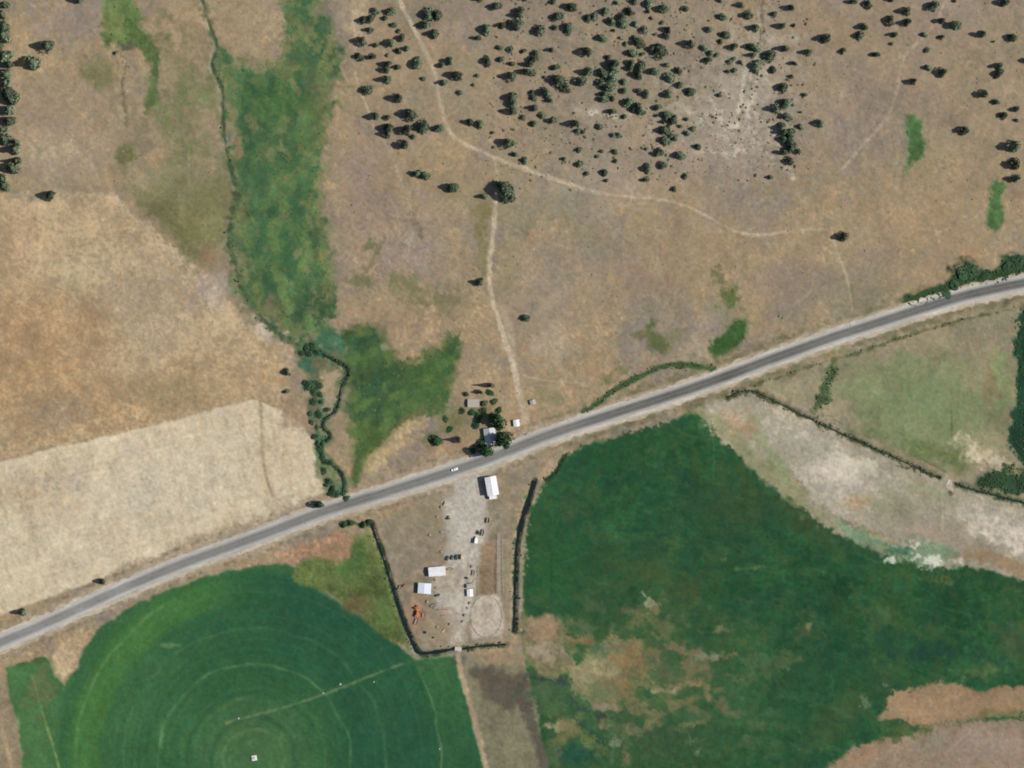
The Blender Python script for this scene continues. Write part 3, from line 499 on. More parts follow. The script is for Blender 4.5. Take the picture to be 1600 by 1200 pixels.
for k in range(16):                                     # stock trails
    r_ = random.Random(900+k); x, y, a = r_.uniform(560,1560), r_.uniform(30,470), r_.uniform(0,6.28); p = [(x,y)]
    for q in range(7): a += r_.uniform(-.5,.5); x += 26*math.cos(a); y += 26*math.sin(a)*0.8; p.append((x,y))
    p = [q for q in p if q[1] < 480 and q[0] > 540]
    if len(p) > 3: line(p, 1.8, C(196,178,150) if k % 3 else C(128,112,90), alpha=0.35, soft=1.6, seed=230+k, patch=0.4)
for k, p in enumerate([[(742,760),(732,800),(728,850),(724,900),(718,950),(716,1005)],[(750,765),(744,810),(736,860),(730,910),(722,960)],[(728,850),(715,880),(700,888)],[(724,900),(706,915),(680,918)],[(730,860),(740,890),(733,930),(730,960)],[(716,960),(700,950),(672,955)]]):
    for o in (-1.6, 1.6): line([(x+o, y) for x, y in p], 1.4, C(158,146,128) if k % 2 else C(206,196,178), alpha=0.5, soft=1.4, wob=0.5, seed=560+k, patch=0.3)
line(TRACK_A[:14], 1.3, C(158,140,112), alpha=0.4, soft=1, wob=0.5, seed=590, patch=0.4); line(TRACK_B[2:], 1.3, C(158,140,112), alpha=0.4, soft=1, wob=0.5, seed=591, patch=0.4)
# ---- road corridor colour (verges), then creek and ditches
ROAD = [(-110,1060),(-50,1028),(0,1004),(50,983),(100,961),(150,938),(200,916),(250,895),(300,875),(350,857),(400,839),(450,820),(500,801),(550,785),(600,770),(650,754),(700,738),(750,721),(800,702),(850,682),(900,665),(950,649),(1000,633),(1050,617),(1100,600),(1150,582),(1200,563),(1250,545),(1300,527),(1350,511),(1400,495),(1450,479),(1500,464),(1550,452),(1600,442),(1660,432),(1710,425)]
RL = smooth_line(ROAD, 3.0)
w, d = line_d(RL[::3], 60)
put(w, 0.65*sstep(34, 22, d + 5*noise(14, 470)[w]), C(166,146,117), None, 0.07, 471)
put(w, 0.75*sstep(27, 15, d + 4*noise(9, 472)[w]), C(176,160,134), 'road_verge', 0.05, 473)
put(w, 0.5*sstep(20, 23, d)*sstep(30, 25, d)*sstep(0.2, 1.0, noise(7, 474)[w]), C(112,104,72), None, 0.08, 475)
region([(690,740),(740,722),(800,702),(835,690),(838,702),(790,718),(765,740),(735,756),(712,768),(700,756)], C(182,174,160), soft=4, warp=2, alpha=0.85, zone='farmyard', seed=245, vary=0.03)
region([(718,752),(745,742),(752,760),(756,800),(748,850),(712,850),(706,810),(712,775)], C(190,181,166), soft=8, warp=4, alpha=0.7, seed=244, vary=0.03)
region([(795,690),(835,668),(850,672),(842,690),(810,700)], C(176,160,138), soft=5, warp=3, alpha=0.8, seed=246)
put(w, 0.75*sstep(17, 20, d)*sstep(33, 24, d + 4*noise(10, 476)[w])*sstep(780, 980, X[w])*np.clip(0.75 + 0.4*noise(12, 477)[w], 0, 1), C(118,114,80), None, 0.12, 478)
line([(912,645),(935,628),(965,606),(1000,590),(1035,573),(1075,571),(1118,577)], 8, C(63,87,54), alpha=0.95, soft=2, wob=1.2, zone='meadow', seed=196)
line([(1420,470),(1450,462),(1478,452),(1492,440),(1520,432),(1560,430),(1600,415),(1700,390)], 20, C(53,75,50), alpha=1, soft=2.5, wob=1.5, zone='marsh', seed=201)
blob(1510,425,20,16,C(51,69,50),alpha=1,seed=202,zone='marsh'); blob(1585,412,22,12,C(55,79,52),alpha=1,seed=203,zone='marsh')
line([(1130,618),(1180,601),(1240,582),(1300,562),(1340,552),(1400,530),(1460,512),(1530,494),(1600,478),(1700,455)], 3.5, C(98,100,66), alpha=0.85, soft=1.5, wob=1.5, seed=459, patch=0.4)
line([(1300,566),(1350,548),(1420,525),(1500,500),(1560,488)], 2.6, C(80,86,58), alpha=0.8, soft=1.2, wob=1.2, seed=460, patch=0.3)
blob(443,807,8,10,C(126,122,117),alpha=0.9,seed=90,warp=0.2); blob(438,792,14,14,C(186,168,142),alpha=0.5,seed=89)
CREEK = [(318,-100),(312,-40),(316,0),(325,35),(338,72),(330,98),(336,118),(347,140),(347,180),(351,215),(355,245),(362,275),(370,300),(362,335),(357,372),(365,410),(380,455),(405,495),(440,525),(475,545),(500,552),(525,565),(541,575),(541,590),(533,605),(528,630),(520,645),(506,655),(503,668),(514,678),(512,686),(502,690),(500,705),(504,722),(515,724),(528,735),(536,750),(535,776)]
line(CREEK[:13], 10, C(178,160,130), alpha=0.5, soft=3, wob=2, seed=489, patch=0.4)
line(CREEK[:20], 11, C(102,110,74), alpha=0.7, soft=4, wob=3, seed=482, patch=0.75)
line([(x+4, y) for x, y in CREEK[4:20]], 8, C(70,98,66), alpha=0.7, soft=3, wob=2.5, seed=483, patch=0.7)
line(CREEK[:12], 4.2, C(74,84,64), alpha=0.85, soft=2, wob=1.5, zone='creek_bank', seed=480)
line(CREEK[11:20], 3.6, C(66,80,60), alpha=0.8, soft=1.8, wob=2.6, zone='creek_bank', seed=481, patch=0.45)
line(CREEK[19:], 15, C(84,108,72), alpha=0.75, soft=4, wob=3, seed=484, patch=0.5)
line(CREEK[19:], 5, C(50,68,56), alpha=0.9, soft=2, wob=1, zone='creek_bank', seed=481)
for k, (x, y, rx, ry) in enumerate([(487,605,11,9),(493,628,10,6),(497,648,9,7),(496,683,9,9),(503,706,8,9),(516,757,8,16),(533,768,6,12),(497,548,16,9),(520,535,22,14),(480,572,9,14)]): blob(x, y, rx, ry, C(64,106,80), alpha=0.85, seed=550+k, warp=0.5, zone='meadow')
DITCH_W = [(580,818),(588,842),(600,876),(610,908),(620,940),(632,975),(645,1005),(655,1020),(680,1019),(710,1014)]
DITCH_W2 = [(722,1014),(750,1010),(790,1007)]
DITCH_E = [(835,751),(828,775),(820,798),(811,830),(807,860),(805,900),(804,950),(803,988)]
DITCH_E2 = [(886,708),(876,722),(868,738),(852,750)]
for k, (p, wd) in enumerate([(DITCH_W,7),(DITCH_W2,6),(DITCH_E,7.5)]): line(p, wd, C(60,80,58), alpha=0.9, soft=2.4, wob=1.8, zone='ditch_bank', seed=485+k)
line(DITCH_E2, 4.5, C(60,70,50), alpha=0.9, soft=1.5, wob=1, zone='ditch_bank', seed=489)
line([(535,820),(552,818),(566,820),(580,816)], 6, C(64,84,54), alpha=0.9, seed=490, wob=1.2)
line([(572,818),(600,905),(640,1018)], 6, C(110,118,72), alpha=0.4, seed=491, smooth=False)
# salt-and-pepper of dry grass over the whole map
BUF *= (1 + 0.02*noise(2.2, 600) + 0.022*noise(4.5, 601))[..., None]
BUF += (noise(5, 602)*1.6)[..., None]*C(1, -0.2, -0.8)

# the dry ground is greyer than pure tan
_v = BUF.mean(2, keepdims=True); _br = sstep(-6, 10, BUF[..., 0] - BUF[..., 1])[..., None]; _hi = sstep(178, 196, BUF[..., 0])[..., None]
BUF[:] = BUF*(1-_br) + _br*((_v + (BUF - _v)*0.88)*(0.945*(1-_hi) + 0.985*_hi))

# ---- heights: soft swells, level road bed and yard, cut channels
HGT += 0.22*noise(45, 700) + 0.10*noise(16, 701) + 0.03*noise(6, 702)
w, d = line_d(RL[::3], 90); HGT[w] *= sstep(30, 80, d)
w, d = poly_sd([(730,590),(850,590),(850,700),(820,1010),(640,1010),(585,815),(720,740)], 60); HGT[w] *= sstep(0, 50, d)
H0 = HGT.copy()
dig(CREEK[:12], 5, 0.6); dig(CREEK[19:], 7, 1.3)
for p in (DITCH_W, DITCH_W2, DITCH_E): dig(p, 9, 1.5)
dig(DITCH_E2, 6, 0.9); dig([(1135,622),(1148,615),(1165,611),(1185,614),(1260,652),(1360,698),(1470,748)], 6, 0.9); dig([(1492,756),(1530,768),(1570,778),(1700,812)], 6, 0.9)
def gz(px, py):
    i = (np.asarray(px, float) + MX)/ST; j = (np.asarray(py, float) + MY)/ST
    i = np.clip(i, 0, NX-1.001); j = np.clip(j, 0, NY-1.001); a = i.astype(int); b = j.astype(int); u, v = i-a, j-b
    return HGT[b,a]*(1-u)*(1-v) + HGT[b,a+1]*u*(1-v) + HGT[b+1,a]*(1-u)*v + HGT[b+1,a+1]*u*v
def P(px, py): return W(px, py, float(gz(px, py)))

ground_m = mat('ground', None, rough=1.0, spec=0.05, attr=True, fine=[(0.55, 0.05), (1.7, 0.07), (5.0, 0.05)], bump=0.35)
COLS = np.concatenate([lin(np.clip(BUF, 4, 250))/K, np.ones((NY, NX, 1))], 2).reshape(-1, 4).astype(np.float32)
VERT = np.stack([(X-800)*PX, (600-Y)*PX, HGT], 2).reshape(-1, 3).astype(np.float32)
fi, fj = np.meshgrid(np.arange(NX-1), np.arange(NY-1)); q0 = (fj*NX + fi).ravel()
QUAD = np.stack([q0, q0+NX, q0+NX+1, q0+1], 1); FZ = ZONE[:-1, :-1].ravel()
def np_mesh(name, v, f, m, colr=None, smooth=True):
    me = bpy.data.meshes.new(name); k = f.shape[1]
    me.vertices.add(len(v)); me.vertices.foreach_set('co', np.ascontiguousarray(v, np.float32).ravel())
    me.loops.add(f.size); me.loops.foreach_set('vertex_index', np.ascontiguousarray(f, np.int32).ravel())
    me.polygons.add(len(f)); me.polygons.foreach_set('loop_start', np.arange(0, f.size, k, dtype=np.int32))
    me.update(calc_edges=True)
    if smooth: me.polygons.foreach_set('use_smooth', np.ones(len(f), bool))
    if colr is not None:
        a = me.color_attributes.new('Col', 'FLOAT_COLOR', 'POINT'); a.data.foreach_set('color', np.ascontiguousarray(colr, np.float32).ravel())
    me.materials.append(m); o = bpy.data.objects.new(name, me); col.objects.link(o); return o
for z, nm in enumerate(ZN):
    f = QUAD[FZ == z]
    if not len(f): continue
    u, inv = np.unique(f, return_inverse=True)
    tag(np_mesh(nm, VERT[u], inv.reshape(f.shape), ground_m, COLS[u]), kind='structure')
# plain beyond the mapped ground, out to the horizon
xa, xb, ya, yb = (gx[0]-800)*PX, (gx[-1]-800)*PX, (600-gy[-1])*PX, (600-gy[0])*PX; F = 25000
pv = np.array([(-F,-F,0),(F,-F,0),(F,F,0),(-F,F,0),(xa-.3,ya-.3,0),(xb+.3,ya-.3,0),(xb+.3,yb+.3,0),(xa-.3,yb+.3,0)], float)
pf = np.array([(0,1,5,4),(1,2,6,5),(2,3,7,6),(3,0,4,7)])
plain_m = mat('plain', tuple(alb((163,142,114))), rough=1.0, spec=0.05, fine=[(0.004, 0.12), (0.03, 0.10), (0.3, 0.08)])
tag(np_mesh('plain', pv, pf, plain_m, None, False), kind='structure')

# ------------------------------------------------------------------ road, shoulders, markings
def ribbon(name, offs, zs, colf, m, pts=RL, jit=None):
    t = np.gradient(pts, axis=0); t /= np.hypot(t[:,0], t[:,1])[:,None]; nrm = np.stack([-t[:,1], t[:,0]], 1)   # px space; + is south-east side
    v = []; cc = []
    for k, o in enumerate(offs):
        oo = np.full(len(pts), float(o))
        if jit is not None and jit[k]: oo = oo + jit[k]*np.interp(np.arange(len(pts)), np.arange(0, len(pts)+4, 2), np.random.default_rng(k+5).normal(0, 1, len(np.arange(0, len(pts)+4, 2))))
        p = pts + nrm*oo[:,None]
        v.append(np.stack([(p[:,0]-800)*PX, (600-p[:,1])*PX, np.full(len(p), zs[k])], 1)); cc.append(colf(k, len(p)))
    v = np.stack(v, 1); cc = np.stack(cc, 1); n, kk = v.shape[:2]
    i, j = np.meshgrid(np.arange(n-1), np.arange(kk-1), indexing='ij'); q = (i*kk + j).ravel()
    f = np.stack([q, q+kk, q+kk+1, q+1], 1)
    cl = np.concatenate([lin(cc)/K, np.ones((n, kk, 1))], 2)
    return np_mesh(name, v.reshape(-1,3), f, m, cl.reshape(-1,4))
rng = np.random.default_rng(3)
asph = mat('asphalt', None, rough=0.9, spec=0.15, attr=True, fine=[(0.12, 0.05), (1.2, 0.06), (6.0, 0.05)])
shlm = mat('shoulder_gravel', None, rough=1.0, spec=0.05, attr=True, fine=[(0.2, 0.06), (1.5, 0.09), (6.0, 0.07)])
rows = len(RL); sm = lambda a, s: np.interp(np.arange(rows), np.arange(0, rows+s, s), rng.normal(0, a, len(np.arange(0, rows+s, s))))
aoff = [-9.5,-8.2,-7,-5.8,-4.6,-2,0,2,4.6,5.8,7,8.2,9.5]
prof = [178,170,154,128,110,104,112,105,110,126,148,166,175]
west = sstep(420, 200, RL[:,0]); along = sm(4, 12) + sm(5, 40)
def acol(k, n):
    g = prof[k] + (16*sstep(950, 820, RL[:,0]) if 3 <= k <= 9 else 0) + along + rng.normal(0, 3, n) + 16*west + sm(3, 5)
    return np.stack([g, g-0.5, g-4], 1)
az = [0.10,0.13,0.15,0.165,0.18,0.19,0.195,0.19,0.18,0.165,0.15,0.13,0.10]
road = tag(ribbon('road', aoff, az, acol, asph), kind='structure')
def scol(k, n):
    b = np.array([[(178,172,161),(188,180,165),(184,174,156),(170,154,129)][k]], float).repeat(n, 0); return b + (sm(8, 5) + sm(6, 30) + rng.normal(0, 5, n))[:,None]
tag(ribbon('gravel_shoulder', [-9.4,-11,-13,-15.5], [0.095,0.085,0.07,0.0], scol, shlm, jit=[0.15,0.3,0.7,1.6]), kind='structure')
tag(ribbon('gravel_shoulder', [9.4,12,15.5,18.5], [0.095,0.085,0.07,0.0], scol, shlm, jit=[0.15,0.3,0.8,1.9]), kind='structure')
yel = mat('worn_yellow_paint', None, attr=True, rough=0.8); 
for o0, c in ((-0.35,(140,130,104)),(0.10,(140,130,104)),(-7.6,(168,164,158)),(7.4,(168,164,158))):
    lm = ribbon('lane_marking', [o0, o0+0.22], [np.interp(o0, aoff, az)+0.008]*2, lambda k, n: np.array([c], float).repeat(n, 0), yel); lm.parent = road

# ------------------------------------------------------------------ water in creek and ditches
wat = mat('dark_water', (0.010, 0.016, 0.016), rough=0.12, spec=0.5)
def water(name, pts, width, depth, jit=0.25):
    p = smooth_line(pts, 3.0); t = np.gradient(p, axis=0); t /= np.hypot(t[:,0], t[:,1])[:,None]; nr = np.stack([-t[:,1], t[:,0]], 1)
    wv = width*(1 + jit*np.sin(np.arange(len(p))*0.9)*np.sin(np.arange(len(p))*0.37+1)); v = []
    zz = np.array([float(gz(a, b)) for a, b in p]) + depth
    zz = np.convolve(np.pad(zz, 6, mode='edge'), np.ones(13)/13, 'valid')
    for s in (-0.5, 0.5):
        q = p + nr*(s*wv)[:,None]; v.append(np.stack([(q[:,0]-800)*PX, (600-q[:,1])*PX, zz], 1))
    v = np.stack(v, 1).reshape(-1,3); i = np.arange(len(p)-1)*2
    return tag(np_mesh(name, v, np.stack([i, i+2, i+3, i+1], 1), wat), kind='structure')
water('ditch_water', DITCH_E2, 1.4, 0.35); water('creek_water', CREEK[19:], 1.7, 0.4, 0.5)
water('ditch_water', DITCH_W[:5], 3.0, 0.5, 0.5); water('ditch_water', DITCH_W[4:], 5.2, 0.65, 0.35); water('ditch_water', DITCH_W2, 2.8, 0.55, 0.5); water('ditch_water', DITCH_E[:4], 7.0, 0.8, 0.35); water('ditch_water', DITCH_E[3:], 3.4, 0.55, 0.5)
water('ditch_water', [(1135,622),(1148,615),(1165,611),(1185,614),(1260,652),(1360,698),(1470,748)], 1.3, 0.3); water('ditch_water', [(1492,756),(1530,768),(1570,778),(1700,812)], 1.8, 0.3)

# ------------------------------------------------------------------ ground cover nobody could count
def tufts(name, pts, r0, r1, hr, m, label, cat, seed):
    r = np.random.default_rng(seed); n = len(pts)
    a = np.arange(6)*math.pi/3; tv = [(0,0,1)] + [(0.75*math.cos(t),0.75*math.sin(t),0.72) for t in a] + [(math.cos(t+.5),math.sin(t+.5),-0.1) for t in a]
    tf = [(0,1+i,1+(i+1)%6) for i in range(6)] + [(1+i,7+i,1+(i+1)%6) for i in range(6)] + [(1+(i+1)%6,7+i,7+(i+1)%6) for i in range(6)]
    tv = np.array(tv); tf = np.array(tf); rad = r.uniform(r0, r1, n)*r.uniform(0.7, 1.2, n)
    v = tv[None]*np.ones((n,1,1)); v = v*(1 + 0.17*r.standard_normal((n,13,1)).clip(-1.5,1.5))
    an = r.uniform(0, 6.28, n); ca, sa = np.cos(an)[:,None], np.sin(an)[:,None]; asp = r.uniform(0.75, 1.3, (n,1))
    x, y = v[...,0]*asp, v[...,1]/asp; v = np.stack([x*ca-y*sa, x*sa+y*ca, v[...,2]], 2)
    v[...,:2] *= rad[:,None,None]; v[...,2] *= (rad*hr)[:,None]
    p = np.asarray(pts); v[...,0] += ((p[:,0]-800)*PX)[:,None]; v[...,1] += ((600-p[:,1])*PX)[:,None]; v[...,2] += gz(p[:,0], p[:,1])[:,None]
    o = np_mesh(name, v.reshape(-1,3), (tf[None] + 13*np.arange(n)[:,None,None]).reshape(-1,3), m, None, False)
    return tag(o, label, cat, kind='stuff')
def scatter(n, mask, seed, dens=None):              # rejection sampling over the map
    r = np.random.default_rng(seed); out = []
    while len(out) < n:
        x = r.uniform(-60, 1660, n*4); y = r.uniform(-60, 1260, n*4)
        i = ((x+MX)/ST).astype(int); j = ((y+MY)/ST).astype(int); ok = mask[j, i] > r.uniform(0, 1, n*4)
        out += list(zip(x[ok], y[ok]))
    return out[:n]
isz = lambda *ns: np.isin(ZONE, [ZN.index(n) for n in ns if n in ZN]).astype(float)
rngm = isz('rangeland')*np.clip(0.35 + 0.5*noise(30, 800), 0, 1)*(0.35 + 0.65*sstep(480, 250, Y)*sstep(520, 700, X))
sage_m = mat('sage_leaf', tuple(alb((122,114,90))), rough=1, spec=0.05, per_island=0.35)
tufts('sagebrush', scatter(900, rngm, 801) + scatter(1300, gvm*isz('rangeland'), 803), 0.3, 0.85, 0.55, sage_m, 'scattered grey-brown sagebrush tufts over the dry rangeland', 'sagebrush', 802)
scrub_m = mat('scrub_leaf', tuple(alb((104,100,76))), rough=1, spec=0.05, per_island=0.4)
tufts('low_scrub', scatter(420, gvm*isz('rangeland')*np.clip(0.5+0.5*noise(24,42),0,1), 806), 0.7, 1.5, 0.55, scrub_m, 'small brown-green scrub dotted between the junipers on the rocky hillside', 'scrub', 807)
dry_m = mat('dry_bunchgrass', tuple(alb((160,140,102))), rough=1, spec=0.05, per_island=0.3)
tufts('bunchgrass', scatter(2600, isz('rangeland','dry_pasture','road_verge','farmyard')*np.clip(0.5+0.4*noise(20,803),0,1), 804), 0.3, 0.7, 0.4, dry_m, 'tan bunchgrass tufts on the dry ground', 'grass', 805)
mead_m = mat('meadow_tussock', tuple(alb((80,106,66))), rough=1, spec=0.05, per_island=0.28)
tufts('meadow_grass', scatter(800, isz('meadow')*(BUF[...,1] > BUF[...,0] + 6)*np.clip(0.5+0.5*noise(14,806),0,1), 807), 0.5, 1.3, 0.05, mead_m, 'green grass tussocks filling the wet meadows', 'grass', 808)
reed_m = mat('reed_leaf', tuple(alb((62,82,54))), rough=1, spec=0.1, per_island=0.35)
along_pts = []
rr_ = np.random.default_rng(9)
for p, n, s in ((CREEK[:20],60,3.0),(CREEK[19:],340,2.3),(DITCH_W,130,3.4),(DITCH_W2,40,2.8),(DITCH_E,110,3.8),(DITCH_E2,90,2.0),([(1135,622),(1165,611),(1260,652),(1360,698),(1470,748)],240,1.6),([(1492,756),(1570,778),(1700,812)],130,1.8),
               ([(1180,601),(1300,562),(1400,530),(1530,494),(1600,478)],50,1.5),([(912,645),(965,606),(1035,573),(1118,577)],220,3.0)):
    q = smooth_line(p, 2.0); k = rr_.integers(0, len(q), n); sg = np.where(rr_.uniform(size=n) < .5, -1, 1)
    off = sg*np.abs(rr_.normal(s, s*0.55, n)); t = np.gradient(q, axis=0); t /= np.hypot(t[:,0], t[:,1])[:,None]
    along_pts += [(q[i][0]-t[i][1]*o, q[i][1]+t[i][0]*o) for i, o in zip(k, off)]
along_pts = [p for p in along_pts if noise(14, 27)[int((p[1]+MY)/ST), int((p[0]+MX)/ST)] > -0.7]
tufts('reeds', along_pts + scatter(1900, isz('marsh'), 810), 0.3, 1.1, 0.8, reed_m, 'dark green reeds lining the creek, ditches and marsh', 'reeds', 811)

# ------------------------------------------------------------------ trees
bark = mat('bark', (0.10, 0.075, 0.055), rough=1, noise=0.15, nscale=4)
jun_m = mat('juniper_foliage', (0.13, 0.165, 0.105), rough=0.9, spec=0.1, per_island=0.5, per_object=0.45)
dec_m = mat('broadleaf_foliage', (0.045, 0.105, 0.045), rough=0.9, spec=0.1, per_island=0.4, per_object=0.15)
wil_m = mat('willow_foliage', (0.050, 0.095, 0.050), rough=0.9, spec=0.1, per_island=0.4, per_object=0.2)
def crown_mesh(kind, seed, m):                       # unit crown: radius 1, height 0..1, made of small leaf sprays
    r = np.random.default_rng(seed); n = 620
    lob = [(r.uniform(0, 6.28), r.uniform(0.05, 0.75), r.choice([r.uniform(0.45, 0.75), r.uniform(1.12, 1.4)])) for _ in range(11)]; ex = r.uniform(0.8, 1.2)
    v = np.empty((n, 4, 3))
    for i in range(n):
        t = r.uniform(0, 1)**(1.25 if kind == 'cone' else 0.9); a = r.uniform(0, 6.28)
        if kind == 'cone': R = (1 - t)**0.5*min(1.0, 0.7 + 2.5*t) + 0.03
        elif kind == 'spire': R = (1 - t)**0.9*min(1.0, 0.6 + 4*t) + 0.05
        else: R = math.sqrt(max(0.02, 1 - (2*t - 0.9)**2/1.25))
        g = 1.0
        for la, lt, ls in lob:
            dd = (1 - math.cos(a - la))*1.6 + ((t - lt)*2.6)**2
            g += (ls - 1)*math.exp(-3*dd)*1.6
        R *= g*(0.60 + 0.42*r.uniform()**0.45)
        c = np.array([R*ex*math.cos(a), R/ex*math.sin(a), 0.06 + 0.94*t])
        d1 = r.standard_normal(3); d1 /= np.linalg.norm(d1)
        nrm = np.array([math.cos(a)*0.8, math.sin(a)*0.8, 0.55]) + 0.7*r.standard_normal(3); nrm /= np.linalg.norm(nrm)
        d1 -= nrm*d1.dot(nrm); d1 /= np.linalg.norm(d1); d2 = np.cross(nrm, d1); s = r.uniform(0.10, 0.20)
        e = np.array([d1, d2*0.7, -d1, -d2*0.7])*s; e[:, 2] *= 0.8
        v[i] = c + e
    o = np_mesh('crown', v.reshape(-1,3), np.arange(n*4).reshape(n, 4), m, None, False); me = o.data; bpy.data.objects.remove(o); return me
def trunk_mesh(seed, n_l=5):
    r = random.Random(seed); b = MB(); lean = (r.uniform(-.05,.05), r.uniform(-.05,.05))
    b.tube((0,0,-0.03), (lean[0],lean[1],0.45), 0.085, 0.055, 7); b.tube((lean[0],lean[1],0.44), (lean[0]*2,lean[1]*2,0.92), 0.055, 0.015, 6)
    for i in range(n_l):
        a = r.uniform(0, 6.28); z = r.uniform(0.15, 0.6); l = r.uniform(0.35, 0.7)
        b.tube((lean[0]*z,lean[1]*z,z), (l*math.cos(a), l*math.sin(a), z + r.uniform(0.08,0.25)), 0.032, 0.012, 5)
    return b.mesh('trunk', bark)
CR = {'juniper': [crown_mesh('cone', 20+i, jun_m) for i in range(12)], 'broadleaf': [crown_mesh('round', 40+i, dec_m) for i in range(4)],
      'willow': [crown_mesh('round', 80+i, wil_m) for i in range(7)], 'spire': [crown_mesh('spire', 60+i, jun_m) for i in range(4)]}
TR = [trunk_mesh(70+i) for i in range(4)]
tr = random.Random(5)
def tree(name, kind, px, py, rad, h, label, cat, group=None):
    t = thing(name, label, cat, P(px, py), tr.uniform(0, 6.28), group)
    tk = bpy.data.objects.new('trunk', tr.choice(TR)); col.objects.link(tk); tk.parent = t; tk.scale = (rad, rad, h)
    cw = bpy.data.objects.new('crown', tr.choice(CR[kind])); col.objects.link(cw); cw.parent = t; cw.scale = (rad*tr.uniform(.94,1.06), rad*tr.uniform(.94,1.06), h)
    return t

